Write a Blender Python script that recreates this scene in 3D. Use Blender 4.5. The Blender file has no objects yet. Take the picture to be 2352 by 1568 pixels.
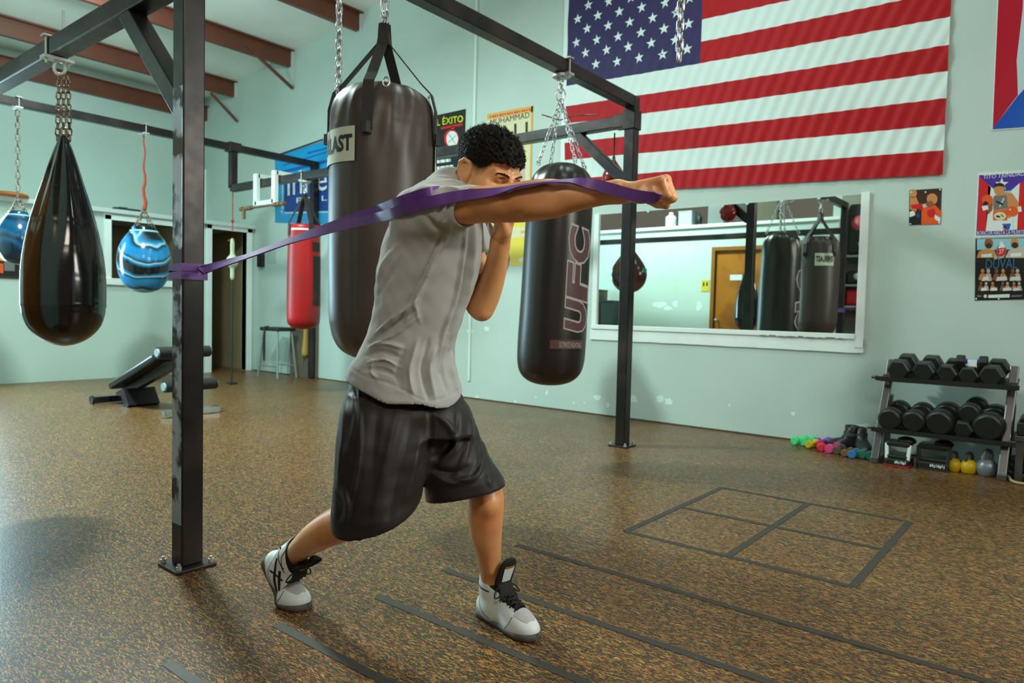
import bpy, bmesh, math, random
import numpy as np
from mathutils import Vector, Matrix

random.seed(7)
rng = np.random.default_rng(7)
SC = bpy.context.scene
COL = SC.collection

# ------------------------------------------------------------------ camera
FPX = 1619.5                                   # focal length in pixels of the 2352-wide frame
YAW, PITCH, ROLL = 0.67862, -0.043366, 0.023769
EYE = np.array([0.0, 0.0, 1.0])
_f = np.array([-math.sin(YAW)*math.cos(PITCH), math.cos(YAW)*math.cos(PITCH), math.sin(PITCH)])
_r0 = np.array([math.cos(YAW), math.sin(YAW), 0.0]); _u0 = np.cross(_r0, _f)
CR = math.cos(ROLL)*_r0 + math.sin(ROLL)*_u0
CU = -math.sin(ROLL)*_r0 + math.cos(ROLL)*_u0
CF = _f
cam_d = bpy.data.cameras.new('camera')
cam_d.sensor_fit = 'HORIZONTAL'; cam_d.sensor_width = 36.0
cam_d.lens = FPX/2352*36.0; cam_d.clip_start = 0.05
cam_d.dof.use_dof = True; cam_d.dof.focus_distance = 2.1; cam_d.dof.aperture_fstop = 4.5
cam = bpy.data.objects.new('camera', cam_d); COL.objects.link(cam)
M = Matrix.Identity(4)
for i in range(3):
    M[i][0], M[i][1], M[i][2], M[i][3] = CR[i], CU[i], -CF[i], EYE[i]
cam.matrix_world = M
SC.camera = cam

# ------------------------------------------------------------------ light and exposure
SC.view_settings.view_transform = 'Standard'; SC.view_settings.look = 'None'
SC.view_settings.gamma = 1.0; SC.view_settings.use_curve_mapping = False
SC.view_settings.exposure = -0.45
W = bpy.data.worlds.new('world'); SC.world = W; W.use_nodes = True
W.node_tree.nodes['Background'].inputs[0].default_value = (1.0, 0.85, 0.70, 1)
W.node_tree.nodes['Background'].inputs[1].default_value = 0.22

def area(name, loc, target, sx, sy, power, color):
    d = bpy.data.lights.new(name, 'AREA'); d.shape = 'RECTANGLE'
    d.size, d.size_y, d.energy, d.color = sx, sy, power, color
    o = bpy.data.objects.new(name, d); COL.objects.link(o); o.location = loc
    o.rotation_euler = (Vector(target)-Vector(loc)).to_track_quat('-Z', 'Y').to_euler()
    return o
# ceiling tube fittings of the hall, cool light at left, added fills and key
area('ceiling_or_fill_lamp', (-5.6, 2.15, 4.2), (-5.0, 2.1, 0), 0.42, 0.3, 400, (0.80, 1.0, 0.95))
area('added_uplight', (-6.2, 2.6, 3.8), (-8.0, 2.8, 6), 1.6, 0.6, 62, (0.78, 1.0, 0.97))  # added uplight that brightens the roof; no fitting hangs here
area('ceiling_or_fill_lamp', (-8.2, 2.9, 4.25), (-10.8, 3.2, 1.6), 1.2, 0.4, 60, (0.70, 1.0, 0.98))  # added fill that brightens the end wall and partition
area('ceiling_or_fill_lamp', (-2.4, 4.2, 4.75), (-2.4, 4.3, 0), 1.3, 0.5, 46, (0.80, 1.0, 0.97))
area('ceiling_or_fill_lamp', (0.6, 3.7, 4.75), (0.4, 3.8, 0), 1.3, 0.5, 40, (0.80, 1.0, 0.97))
area('left_daylight', (-9.6, 1.80, 1.7), (-2.0, 1.95, 1.1), 0.9, 2.0, 205, (0.55, 0.87, 1.0))
area('ceiling_or_fill_lamp', (0.5, -0.6, 3.5), (-1.7, 1.8, 1.25), 1.2, 0.6, 60, (1.0, 0.90, 0.76))  # added warm front fill for the boxer's arm and shirt
area('right_key_light', (1.9, 3.0, 2.3), (-1.5, 1.5, 1.15), 1.2, 1.4, 110, (0.98, 1.0, 0.90))  # key light added inside the hall for chest, arm and fist; no door

# ------------------------------------------------------------------ where a photographed point stands
def ray(x, y): return CF + (x-1176)/FPX*CR - (y-784)/FPX*CU
def on_y(x, y, Y):
    d = ray(x, y); return EYE + d*(Y/d[1])
def on_x(x, y, X):
    d = ray(x, y); return EYE + d*(X/d[0])
def on_z(x, y, z=0.0):
    d = ray(x, y); return EYE + d*((z-EYE[2])/d[2])
def at(x, y, depth): return EYE + ray(x, y)*depth

# ------------------------------------------------------------------ materials
def lin(c):
    if isinstance(c, str):
        c = [int(c[i:i+2], 16)/255 for i in (0, 2, 4)]
    return tuple((v/12.92 if v <= 0.04045 else ((v+0.055)/1.055)**2.4) for v in c)
MATS = {}
def mat(name, color, rough=0.5, metal=0.0, spec=0.5, var=0.0, vscale=8.0, bump=0.0, bscale=60.0, coat=0.0, sheen=0.0,
        emit=0.0, sss=0.0, color2=None, c2scale=3.0, c2pos=(0.5, 0.6), rvar=0.0):
    if name in MATS: return MATS[name]
    m = bpy.data.materials.new(name); m.use_nodes = True
    nt = m.node_tree; b = nt.nodes['Principled BSDF']; L = nt.links.new
    col = lin(color)
    b.inputs['Base Color'].default_value = (*col, 1); b.inputs['Roughness'].default_value = rough
    b.inputs['Metallic'].default_value = metal; b.inputs['Specular IOR Level'].default_value = spec
    b.inputs['Coat Weight'].default_value = coat; b.inputs['Sheen Weight'].default_value = sheen
    if sss: b.inputs['Subsurface Weight'].default_value = sss; b.inputs['Subsurface Radius'].default_value = (0.012, 0.005, 0.003); b.inputs['Subsurface Scale'].default_value = 1.0
    if emit:
        b.inputs['Emission Color'].default_value = (*col, 1); b.inputs['Emission Strength'].default_value = emit
    tc = nt.nodes.new('ShaderNodeTexCoord')
    def noise(s, det=3):
        n = nt.nodes.new('ShaderNodeTexNoise'); n.inputs['Scale'].default_value = s; n.inputs['Detail'].default_value = det
        L(tc.outputs['Object'], n.inputs['Vector']); return n
    src = None
    if color2 is not None:
        n = noise(c2scale, 5); r = nt.nodes.new('ShaderNodeValToRGB')
        r.color_ramp.elements[0].position, r.color_ramp.elements[1].position = c2pos
        r.color_ramp.elements[0].color = (*col, 1); r.color_ramp.elements[1].color = (*lin(color2), 1)
        L(n.outputs['Fac'], r.inputs['Fac']); src = r.outputs['Color']
    if var:
        n = noise(vscale); mx = nt.nodes.new('ShaderNodeMix'); mx.data_type = 'RGBA'; mx.blend_type = 'MULTIPLY'
        mr = nt.nodes.new('ShaderNodeMapRange'); mr.inputs[1].default_value = 0.25; mr.inputs[2].default_value = 0.75
        mr.inputs[3].default_value = 1-var; mr.inputs[4].default_value = 1+var*0.4
        L(n.outputs['Fac'], mr.inputs[0]); mx.inputs[0].default_value = 1.0
        if src is None: mx.inputs[6].default_value = (*col, 1)
        else: L(src, mx.inputs[6])
        L(mr.outputs[0], mx.inputs[7]); src = mx.outputs[2]
    if src is not None: L(src, b.inputs['Base Color'])
    if rvar:
        n = noise(vscale*2, 4); mr = nt.nodes.new('ShaderNodeMapRange')
        mr.inputs[3].default_value = max(0.03, rough-rvar); mr.inputs[4].default_value = rough+rvar
        L(n.outputs['Fac'], mr.inputs[0]); L(mr.outputs[0], b.inputs['Roughness'])
    if bump:
        n = noise(bscale, 4); bp = nt.nodes.new('ShaderNodeBump'); bp.inputs['Strength'].default_value = bump; bp.inputs['Distance'].default_value = 0.004
        L(n.outputs['Fac'], bp.inputs['Height']); L(bp.outputs['Normal'], b.inputs['Normal'])
    MATS[name] = m; return m

# ------------------------------------------------------------------ meshes
def frame(d):
    d = Vector(d).normalized(); a = Vector((0, 0, 1)) if abs(d.z) < 0.9 else Vector((1, 0, 0))
    x = a.cross(d).normalized(); return x, d.cross(x), d
class MB:
    """collects shapes into one mesh"""
    def __init__(s): s.v, s.f, s.m, s.s = [], [], [], []; s.mats = []
    def mi(s, m):
        if m is None: return 0
        if m not in s.mats: s.mats.append(m)
        return s.mats.index(m)
    def add(s, vs, fs, m=None, smooth=False):
        o = len(s.v); k = s.mi(m)
        s.v.extend(tuple(float(c) for c in p) for p in vs)
        for f in fs: s.f.append(tuple(o+i for i in f)); s.m.append(k); s.s.append(smooth)
    def box(s, c, size, m=None, rot=None):
        hx, hy, hz = (d/2 for d in size); c = Vector(c); R = rot or Matrix.Identity(3)
        vs = [c+R@Vector((x*hx, y*hy, z*hz)) for x in (-1, 1) for y in (-1, 1) for z in (-1, 1)]
        s.add(vs, [(0, 1, 3, 2), (4, 6, 7, 5), (0, 4, 5, 1), (2, 3, 7, 6), (0, 2, 6, 4), (1, 5, 7, 3)], m); return s
    def bar(s, a, b, w, h, m=None, up=None):
        """rectangular bar from a to b; w across, h along up"""
        a, b = Vector(a), Vector(b); d = (b-a); L = d.length; d.normalize()
        up = Vector(up) if up is not None else (Vector((0, 0, 1)) if abs(d.z) < 0.9 else Vector((0, 1, 0)))
        x = d.cross(up).normalized(); z = x.cross(d)
        R = Matrix((x, d, z)).transposed(); s.box((a+b)/2, (w, L, h), m, R); return s
    def ring(s, rings, m=None, smooth=True, cap=True, closed=False):
        n = len(rings[0]); vs = [p for r in rings for p in r]; fs = []
        R = len(rings)
        for i in range(R if closed else R-1):
            for j in range(n):
                a, b = i*n+j, i*n+(j+1) % n; c, d = ((i+1) % R)*n+(j+1) % n, ((i+1) % R)*n+j
                fs.append((a, b, c, d))
        s.add(vs, fs, m, smooth)
        if cap and not closed:
            s.add(rings[0], [tuple(range(n))[::-1]], m, False); s.add(rings[-1], [tuple(range(n))], m, False)
        return s
    def cyl(s, a, b, r, r2=None, n=16, m=None, cap=True):
        r2 = r if r2 is None else r2; a, b = Vector(a), Vector(b); x, y, d = frame(b-a)
        P = lambda c, q: [c+(x*math.cos(t)+y*math.sin(t))*q for t in (2*math.pi*k/n for k in range(n))]
        return s.ring([P(a, r), P(b, r2)], m, True, cap)
    def tube(s, pts, r, n=8, m=None, closed=False, flat=None):
        pts = [Vector(p) for p in pts]; k = len(pts); rings = []; px = None
        for i, p in enumerate(pts):
            d = (pts[(i+1) % k]-pts[i-1]) if closed else (pts[min(i+1, k-1)]-pts[max(i-1, 0)])
            if d.length < 1e-9: d = Vector((0, 0, 1))
            d.normalize()
            if px is None: x, y, _ = frame(d)
            else:
                x = px-d*px.dot(d)
                x = x.normalized() if x.length > 1e-6 else frame(d)[0]
                y = d.cross(x)
            px = x; rr = r[i] if isinstance(r, (list, tuple)) else r
            fx, fy = flat or (1, 1)
            rings.append([p+(x*math.cos(t)*fx+y*math.sin(t)*fy)*rr for t in (2*math.pi*j/n for j in range(n))])
        return s.ring(rings, m, True, not closed, closed)
    def lathe(s, prof, c=(0, 0, 0), n=32, m=None, axis=(0, 0, 1), fn=None, smooth=True):
        """prof: (radius, height); fn(theta, h, r) -> r"""
        x, y, d = frame(axis); c = Vector(c); rings = []
        if abs(d.z) > 0.999: x, y = Vector((1, 0, 0)), Vector((0, 1 if d.z > 0 else -1, 0))
        for r, h in prof:
            rings.append([c+d*h+(x*math.cos(t)+y*math.sin(t))*max(1e-4, (fn(t, h, r) if fn else r)) for t in (2*math.pi*j/n for j in range(n))])
        return s.ring(rings, m, smooth, True)
    def ell(s, c, rad, m=None, n=16, k=10, R=None):
        c = Vector(c); R = R or Matrix.Identity(3); rings = []
        for i in range(k+1):
            ph = math.pi*(i/k)-math.pi/2; q = max(math.cos(ph), 1e-3)
            rings.append([c+R@Vector((rad[0]*q*math.cos(t), rad[1]*q*math.sin(t), rad[2]*math.sin(ph))) for t in (2*math.pi*j/n for j in range(n))])
        return s.ring(rings, m, True, True)
    def poly(s, pts, m=None):
        s.add(pts, [tuple(range(len(pts)))], m); return s
    def mesh(s, name, mats):
        me = bpy.data.meshes.new(name); me.from_pydata(s.v, [], s.f)
        me.polygons.foreach_set('material_index', s.m); me.polygons.foreach_set('use_smooth', s.s)
        for q in (s.mats or mats): me.materials.append(q)
        me.update(); return me
WM = {}
def part(name, mb, m=None, parent=None, bevel=0, label=None, kind=None, seg=2):
    base = None
    if isinstance(mb, MB):
        if parent is None and kind != 'structure':
            P = np.array(mb.v); base = np.array([(P[:, 0].min()+P[:, 0].max())/2, (P[:, 1].min()+P[:, 1].max())/2, P[:, 2].min()])
            mb.v = [tuple(p) for p in (P-base).tolist()]
        me = mb.mesh(name, [m])
    else: me = mb
    o = bpy.data.objects.new(name, me); COL.objects.link(o)
    WM[o] = Matrix.Identity(4)
    if base is not None: o.location = base; WM[o] = Matrix.Translation(base)
    if parent is not None:
        o.parent = parent; o.matrix_parent_inverse = WM[parent].inverted()
    if bevel:
        b = o.modifiers.new('bevel', 'BEVEL'); b.width = bevel; b.segments = seg; b.limit_method = 'ANGLE'; b.angle_limit = math.radians(40)
    if label: o['label'] = label
    if kind: o['kind'] = kind
    return o
def thing(name, loc, label, cat, group=None):
    """an Empty at the base of a thing; parts are built where they stand and hang below it"""
    o = bpy.data.objects.new(name, None); COL.objects.link(o); o.location = Vector([float(c) for c in loc]); o.empty_display_size = 0.1
    WM[o] = Matrix.Translation(o.location)
    return tag(o, label, cat, group)
def tag(o, label, cat, group=None):
    o['label'] = label; o['category'] = cat
    if group: o['group'] = group
    return o
def struct(name, mb, m=None, **k): return part(name, mb, m, None, kind='structure', **k)
def copy_tree(root, loc, label, rotz=None, scale=None, group=None):
    r = root.copy(); COL.objects.link(r); r.location = loc; r['label'] = label
    if rotz is not None: r.rotation_euler = (0, 0, rotz)
    if scale: r.scale = (scale, scale, scale)
    if group: r['group'] = group
    def kids(a, b):
        for ch in [c for c in COL.objects if c.parent == a]:
            c = ch.copy(); COL.objects.link(c); c.parent = b; kids(ch, c)
    kids(root, r); return r
def text_polys(txt, size=1.0, grow=None, cutx=0, cuty=0):
    """flat outline of a line of lettering: verts in 2D and faces, origin bottom left"""
    cu = bpy.data.curves.new('lettering', 'FONT'); cu.body = txt; cu.size = size; cu.fill_mode = 'FRONT'; cu.resolution_u = 3
    if grow is not None: cu.offset = 0.045+grow*0.75
    o = bpy.data.objects.new('lettering', cu); COL.objects.link(o)
    dg = bpy.context.evaluated_depsgraph_get(); me = bpy.data.meshes.new_from_object(o.evaluated_get(dg))
    if cutx or cuty:        # short facets, so that lettering can follow a curved side
        bm = bmesh.new(); bm.from_mesh(me); X_ = [v.co.x for v in bm.verts]; Y_ = [v.co.y for v in bm.verts]
        for n, q, no in ((cutx, X_, (1, 0, 0)), (cuty, Y_, (0, 1, 0))):
            for k in range(1, n):
                c = min(q)+(max(q)-min(q))*k/n
                bmesh.ops.bisect_plane(bm, geom=bm.verts[:]+bm.edges[:]+bm.faces[:], plane_co=(c, c, 0), plane_no=no)
        bm.to_mesh(me); bm.free()
    vs = [(v.co.x, v.co.y) for v in me.vertices]; fs = [tuple(p.vertices) for p in me.polygons]
    bpy.data.objects.remove(o); bpy.data.curves.remove(cu); bpy.data.meshes.remove(me)
    x0, x1 = min(v[0] for v in vs), max(v[0] for v in vs); y0, y1 = min(v[1] for v in vs), max(v[1] for v in vs)
    if grow: g = grow; return [(-g+(1+2*g)*(x-x0)/(x1-x0), -g+(1+2*g)*(y-y0)/(y1-y0)) for x, y in vs], fs
    return [((x-x0)/(x1-x0), (y-y0)/(y1-y0)) for x, y in vs], fs

def chain_links(mb, pts, pitch, wire, m=None, n=6, width=0.62):
    """links of round wire along a polyline"""
    pts = [Vector(p) for p in pts]; seg = [(b-a).length for a, b in zip(pts, pts[1:])]; tot = sum(seg)
    cnt = max(1, int(round(tot/pitch)))
    def pos(t):
        d = t*tot
        for a, b, L in zip(pts, pts[1:], seg):
            if d <= L+1e-9: return a+(b-a)*(d/L), (b-a).normalized()
            d -= L
        return pts[-1], (pts[-1]-pts[-2]).normalized()
    for i in range(cnt):
        c, d = pos((i+0.5)/cnt); x, y, _ = frame(d)
        s = x if i % 2 else y
        hl = pitch*0.5+wire*0.9; hw = hl*width*0.8; st = hl-hw
        path = []
        for k in range(12):
            t = 2*math.pi*k/12; cx, sy = math.cos(t), math.sin(t)
            path.append(c+s*(hw*cx)+d*(hw*sy+(st if sy > 0 else -st)))
        mb.tube(path, wire, n, m, closed=True)
    return mb
# ================================================================== the hall
YW = 5.902            # flag wall
XP = -9.837           # white-trimmed partition at the back left
YF = 0.60             # office wall opposite the flag wall (seen in the mirror)
XC = -2.86            # its corner
XB = -11.35           # real end wall behind the partition

def wall_mat(name, col, dirt=0.10):
    m = mat(name, col, rough=0.55, spec=0.35, var=dirt, vscale=0.8, bump=0.12, bscale=45)
    return m
M_wall = wall_mat('wall_paint', 'bed2c9')
M_white = mat('white_trim_paint', 'e6f2ee', rough=0.4, var=0.06, vscale=5)
M_ceil = mat('ceiling_insulation', 'e8ebe2', rough=0.6, var=0.12, vscale=1.2, bump=0.3, bscale=6)
M_purlin = mat('red_oxide_steel', '6e3b2a', rough=0.45, var=0.15, vscale=3)
M_dim = mat('office_wall_paint', 'a3976f', rough=0.6, var=0.08, vscale=1.5)

def floor_mat():
    m = bpy.data.materials.new('speckled_rubber'); m.use_nodes = True
    nt = m.node_tree; b = nt.nodes['Principled BSDF']; L = nt.links.new
    N = nt.nodes.new
    tc = N('ShaderNodeTexCoord')
    cur = None
    base = N('ShaderNodeTexNoise'); base.inputs['Scale'].default_value = 1.3; base.inputs['Detail'].default_value = 4
    L(tc.outputs['Object'], base.inputs['Vector'])
    br = N('ShaderNodeValToRGB'); br.color_ramp.elements[0].position = 0.3; br.color_ramp.elements[1].position = 0.7
    br.color_ramp.elements[0].color = (*lin('352e20'), 1); br.color_ramp.elements[1].color = (*lin('473b26'), 1)
    L(base.outputs['Fac'], br.inputs['Fac']); cur = br.outputs['Color']
    pal = ['a9652c', 'b98a3e', '8f5a2e', 'c09a52', 'b06e2c', '97793f', 'b4562a', 'a88648']
    warp = N('ShaderNodeTexNoise'); warp.inputs['Scale'].default_value = 38; L(tc.outputs['Object'], warp.inputs['Vector'])
    ws = N('ShaderNodeVectorMath'); ws.operation = 'MULTIPLY_ADD'
    ws.inputs[1].default_value = (0.02, 0.02, 0); L(warp.outputs['Color'], ws.inputs[0]); L(tc.outputs['Object'], ws.inputs[2])
    for k in range(8):
        mp = N('ShaderNodeMapping'); mp.inputs['Rotation'].default_value = (0, 0, k*math.pi/8+0.2*(k % 3))
        big = k < 6
        mp.inputs['Location'].default_value = (k*3.71, k*1.93, 0)
        mp.inputs['Scale'].default_value = (40+5*k, 400+30*k, 1) if big else (330, 330, 1)
        L(ws.outputs[0], mp.inputs['Vector'])
        vo = N('ShaderNodeTexVoronoi'); vo.voronoi_dimensions = '2D'; vo.inputs['Scale'].default_value = 1.0
        L(mp.outputs[0], vo.inputs['Vector'])
        sp = N('ShaderNodeSeparateColor'); L(vo.outputs['Color'], sp.inputs[0])
        gt = N('ShaderNodeMath'); gt.operation = 'GREATER_THAN'; gt.inputs[1].default_value = 0.93 if big else 0.95
        L(sp.outputs[0], gt.inputs[0])
        lt = N('ShaderNodeMath'); lt.operation = 'LESS_THAN'; lt.inputs[1].default_value = 0.48
        L(vo.outputs['Distance'], lt.inputs[0])
        mu = N('ShaderNodeMath'); mu.operation = 'MULTIPLY'; L(gt.outputs[0], mu.inputs[0]); L(lt.outputs[0], mu.inputs[1])
        mx = N('ShaderNodeMix'); mx.data_type = 'RGBA'; L(mu.outputs[0], mx.inputs[0]); L(cur, mx.inputs[6])
        mx.inputs[7].default_value = (*lin(pal[k]), 1); cur = mx.outputs[2]
    L(cur, b.inputs['Base Color'])
    rn = N('ShaderNodeTexNoise'); rn.inputs['Scale'].default_value = 2.2; rn.inputs['Detail'].default_value = 5; L(tc.outputs['Object'], rn.inputs['Vector'])
    mr = N('ShaderNodeMapRange'); mr.inputs[3].default_value = 0.27; mr.inputs[4].default_value = 0.42
    L(rn.outputs['Fac'], mr.inputs[0]); L(mr.outputs[0], b.inputs['Roughness'])
    b.inputs['Specular IOR Level'].default_value = 0.32
    bn = N('ShaderNodeTexNoise'); bn.inputs['Scale'].default_value = 160; L(tc.outputs['Object'], bn.inputs['Vector'])
    bp = N('ShaderNodeBump'); bp.inputs['Strength'].default_value = 0.25; bp.inputs['Distance'].default_value = 0.002
    L(bn.outputs['Fac'], bp.inputs['Height']); L(bp.outputs['Normal'], b.inputs['Normal'])
    return m
struct('floor', MB().box((-3.5, 0.0, -0.05), (17, 13, 0.1)), floor_mat())

def slab(x0, x1, y0, y1, z0, z1): return ((x0+x1)/2, (y0+y1)/2, (z0+z1)/2), (x1-x0, y1-y0, z1-z0)
# flag wall, with the pale spackle patches of earlier repairs
wall = MB(); wall.box(*slab(XB-0.15, 5, YW, YW+0.15, 0, 6.4))
struct('wall_right', wall, M_wall)
M_patch = mat('spackle', 'd6efe8', rough=0.6)
def patch(name, px, py, w, h, seed, label):
    p = on_y(px, py, YW); r = random.Random(seed); mb = MB(); mm = M_patch
    n = 14; pts = []
    for k in range(n):
        t = 2*math.pi*k/n; q = 0.6+0.5*r.random()
        pts.append((p[0]+w*q*math.cos(t), YW-0.0015, p[2]+h*q*math.sin(t)))
    mb.poly(pts, mm); o = struct(name, mb, mm); return o
k = 1
for px, py, w, h in [(1372, 913, .055, .03), (1396, 930, .02, .035), (1318, 925, .02, .016), (1343, 925, .014, .016), (1256, 902, .02, .03),
                     (1184, 922, .025, .014), (1455, 916, .045, .05), (1516, 916, .045, .045), (1536, 922, .05, .04), (1822, 950, .02, .018), (1096, 911, .03, .016),
                     (1676, 930, .01, .016), (1230, 912, .02, .012), (1985, 980, .07, .03), (1080, 760, .05, .03), (1118, 755, .05, .035)]:
    patch('trim_%d' % k, px, py, w, h, k, ''); k += 1
# vertical cover strips on the flag wall
mb = MB(); p = on_y(1094, 120, YW)
mb.box((p[0], YW-0.008, 3.2), (0.035, 0.016, 6.0)); struct('trim_20', mb, mat('cover_strip_paint', 'd2e6de', rough=0.45))
# low skirting line: narrow dark coving where the floor meets the wall
mb = MB(); mb.box((-3, YW-0.004, 0.006), (16.5, 0.008, 0.012)); struct('baseboard_right', mb, mat('dark_joint', '4a3a28', rough=0.8))

# end wall far behind, with a cover strip in its corner
struct('wall_back', MB().box(*slab(XB-0.15, XB, -1, YW, 0, 6.4)), M_wall)
mb = MB(); mb.box((XB+0.03, YW-0.06, 2.6), (0.06, 0.12, 1.2)); struct('trim_21', mb, M_white)

# partition with an interior window and a doorway
WY0, WY1, WZ0, WZ1 = 3.868, 4.72, 1.30, 2.052
DY0, DY1, DZ = 5.225, 5.775, 2.078
T = 0.12; PT = 2.14
mb = MB()
mb.box(*slab(XP-T, XP, YF, WY0, 0, PT)); mb.box(*slab(XP-T, XP, WY0, WY1, 0, WZ0)); mb.box(*slab(XP-T, XP, WY0, WY1, WZ1, PT))
mb.box(*slab(XP-T, XP, WY1, DY0, 0, PT)); mb.box(*slab(XP-T, XP, DY0, DY1, DZ, PT)); mb.box(*slab(XP-T, XP, DY1, YW, 0, PT))
struct('wall_left', mb, M_wall)
mb = MB(); mb.box(*slab(XP-T-0.05, XP+0.05, YF, YW-0.001, PT, PT+0.055)); struct('trim_22', mb, M_white, bevel=0.006)
# office floor-to-ledge back, seen through the openings
mb = MB(); mb.box(*slab(XB+0.001, XB+0.02, YF, YW, 0, PT)); mb.box(*slab(XB, XP-T, YW-0.012, YW-0.001, 0, PT)); mb.box(*slab(XB, XP-T, 4.80, 4.86, 0, PT)); struct('wall_office', mb, M_dim)
mb = MB(); mb.box(*slab(XB, XP-T+0.02, YF, YW, PT+0.001, PT+0.03)); struct('ceiling_office', mb, M_white)
w = 0.085
def casing(name, y0, y1, z0, z1, sill):
    mb = MB(); e = 0.025
    mb.box(*slab(XP-T, XP+e, y0-w, y0, z0-(w if sill else 0), z1+w)); mb.box(*slab(XP-T, XP+e, y1, y1+w, z0-(w if sill else 0), z1+w))
    mb.box(*slab(XP-T, XP+e, y0-w, y1+w, z1, z1+w-0.02))
    if sill: mb.box(*slab(XP-T, XP+e+0.02, y0-w, y1+w, z0-w, z0))
    return struct(name, mb, M_white, bevel=0.005)
casing('window_1', WY0, WY1, WZ0, WZ1, True); casing('door_1', DY0, DY1, 0, DZ, False)

# office wall opposite (only the mirror shows it) with a brown door
Yv = lambda x, y: on_y(x, y, 2*YW-YF)      # a point seen in the mirror, back on that wall
DR0, DR1 = Yv(1640, 700)[0], Yv(1640, 700)[0]+0.95
DRZ = Yv(1640, 576)[2]
FZ = Yv(1600, 524)[2]
mb = MB(); mb.box(*slab(XP, DR0, YF-0.12, YF, 0, FZ)); mb.box(*slab(DR1, XC, YF-0.12, YF, 0, FZ)); mb.box(*slab(DR0, DR1, YF-0.12, YF, DRZ, FZ))
mb.box(*slab(XC-0.12, XC, -6, YF-0.12, 0, 6.4)); struct('wall_front', mb, M_wall)
mb = MB(); mb.box(*slab(XP, XC+0.02, YF-0.3, YF+0.04, FZ, FZ+0.05)); struct('trim_23', mb, M_white, bevel=0.005)
M_door = mat('varnished_door', 'a86a1e', rough=0.35, color2='8f5514', c2scale=2.2)
mb = MB(); mb.box(*slab(DR0, DR1, YF-0.07, YF-0.025, 0.005, DRZ)); d2 = struct('door_2', mb, M_door)
part('door_handle', MB().cyl((DR0+0.07, YF-0.03, 0.93), (DR0+0.07, YF+0.04, 0.93), 0.012, m=None).ell((DR0+0.07, YF+0.05, 0.93), (.03, .025, .03)), mat('brushed_steel', 'b9bdbd', rough=0.3, metal=1), d2)
mb = MB(); c = 0.06
mb.box(*slab(DR0-c, DR0, YF-0.1, YF+0.02, 0, DRZ+c)); mb.box(*slab(DR1, DR1+c, YF-0.1, YF+0.02, 0, DRZ+c)); mb.box(*slab(DR0, DR1, YF-0.1, YF+0.02, DRZ, DRZ+c))
struct('trim_24', mb, mat('door_casing_wood', '8a5a20', rough=0.4))
# wall far behind the camera
struct('wall_end', MB().box(*slab(XC, 5, -6.1, -6, 0, 6.4)), M_wall)

# roof: slopes down towards the end wall, steel purlins run out from the flag wall
E1 = np.array([-6.991, 4.811]); E2 = np.array([-10.353, 4.45])
sl = (E1[1]-E2[1])/(E1[0]-E2[0])
roof = lambda x: 4.811+sl*(x+6.991)
mb = MB(); xs = (XB-0.1, 5.0); ys = (-6, YW+0.02)
vs = [(x, y, roof(x)+dz) for dz in (0, 0.12) for x in xs for y in ys]
mb.add(vs, [(0, 1, 3, 2), (4, 6, 7, 5), (0, 4, 5, 1), (2, 3, 7, 6), (0, 2, 6, 4), (1, 5, 7, 3)])
struct('ceiling', mb, M_ceil)
PX = [-7.39+1.51*k for k in range(6)] + [-8.90, -10.41, -11.27]
M_pend = mat('pale_end_plate', 'c9d6cf', rough=0.5)
for i, x in enumerate(PX):
    z = roof(x)-0.004 if i < 8 else 4.205
    mb = MB(); mb.box((x, (-6+YW)/2, z-0.115), (0.016, YW+6-0.004, 0.21)); mb.box((x+0.035, (-6+YW)/2, z-0.006), (0.075, YW+6-0.004, 0.012)); mb.box((x-0.03, (-6+YW)/2, z-0.215), (0.065, YW+6-0.004, 0.012))
    mb.box((x-0.06, (-6+YW)/2, z-0.205), (0.012, YW+6-0.004, 0.03))
    o = struct('trim_%d' % (30+i), mb, M_purlin)
    if i in (0, 6, 7):
        mb = MB(); mb.box((x, YW-0.012, z-0.11), (0.10, 0.02, 0.235)); part('end_plate', mb, M_pend, o)
    if i in (6, 7):
        # slanting brace from the purlin down to the wall
        a = {6: on_y(672, 203, YW-0.02), 7: on_y(545, 279, YW-0.02)}[i]
        b = {6: on_x(563, 102, -8.9), 7: on_x(484, 213, -10.41)}[i]
        part('purlin_brace', MB().bar(b, a, 0.035, 0.035), M_purlin, o)
# ================================================================== steel bag frame
M_steel = mat('black_enamel_steel', '222123', rough=0.36, metal=0.4, spec=0.5, color2='3f3634', c2scale=3.2, c2pos=(0.45, 0.7), rvar=0.12)
M_post_highlight = mat('painted_highlight_steel', 'a9b6c6', rough=0.30, metal=0.7, color2='2a2a30', c2scale=9, c2pos=(0.48, 0.56))
M_chain = mat('galvanised_chain', 'c9cfd2', rough=0.3, metal=0.9)
M_chain_old = mat('rusty_chain', '8a7a66', rough=0.45, metal=0.8, color2='5c4636', c2scale=30)
M_clamp = mat('clamp_zinc', 'b9bdb8', rough=0.45, metal=0.4)
M_paintw = mat('white_enamel', 'd9e6e2', rough=0.4, var=0.05)
NX, NY, FY = -2.615, 1.299, 4.653
S = 0.083
TOPZ = 2.60; LBZ = 2.215; RBZ = 2.43; QX = -8.25; YBZ = 2.93
rig = thing('bag_frame', (NX, NY, 0), 'large black square-tube steel frame the punching bags hang from', 'frame')
def post(name, x, y, z0, z1, m=M_steel): return part(name, MB().box((x, y, (z0+z1)/2), (S, S, z1-z0)), m, rig, bevel=0.006)
p1 = post('post', NX, NY, 0.012, TOPZ)
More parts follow.
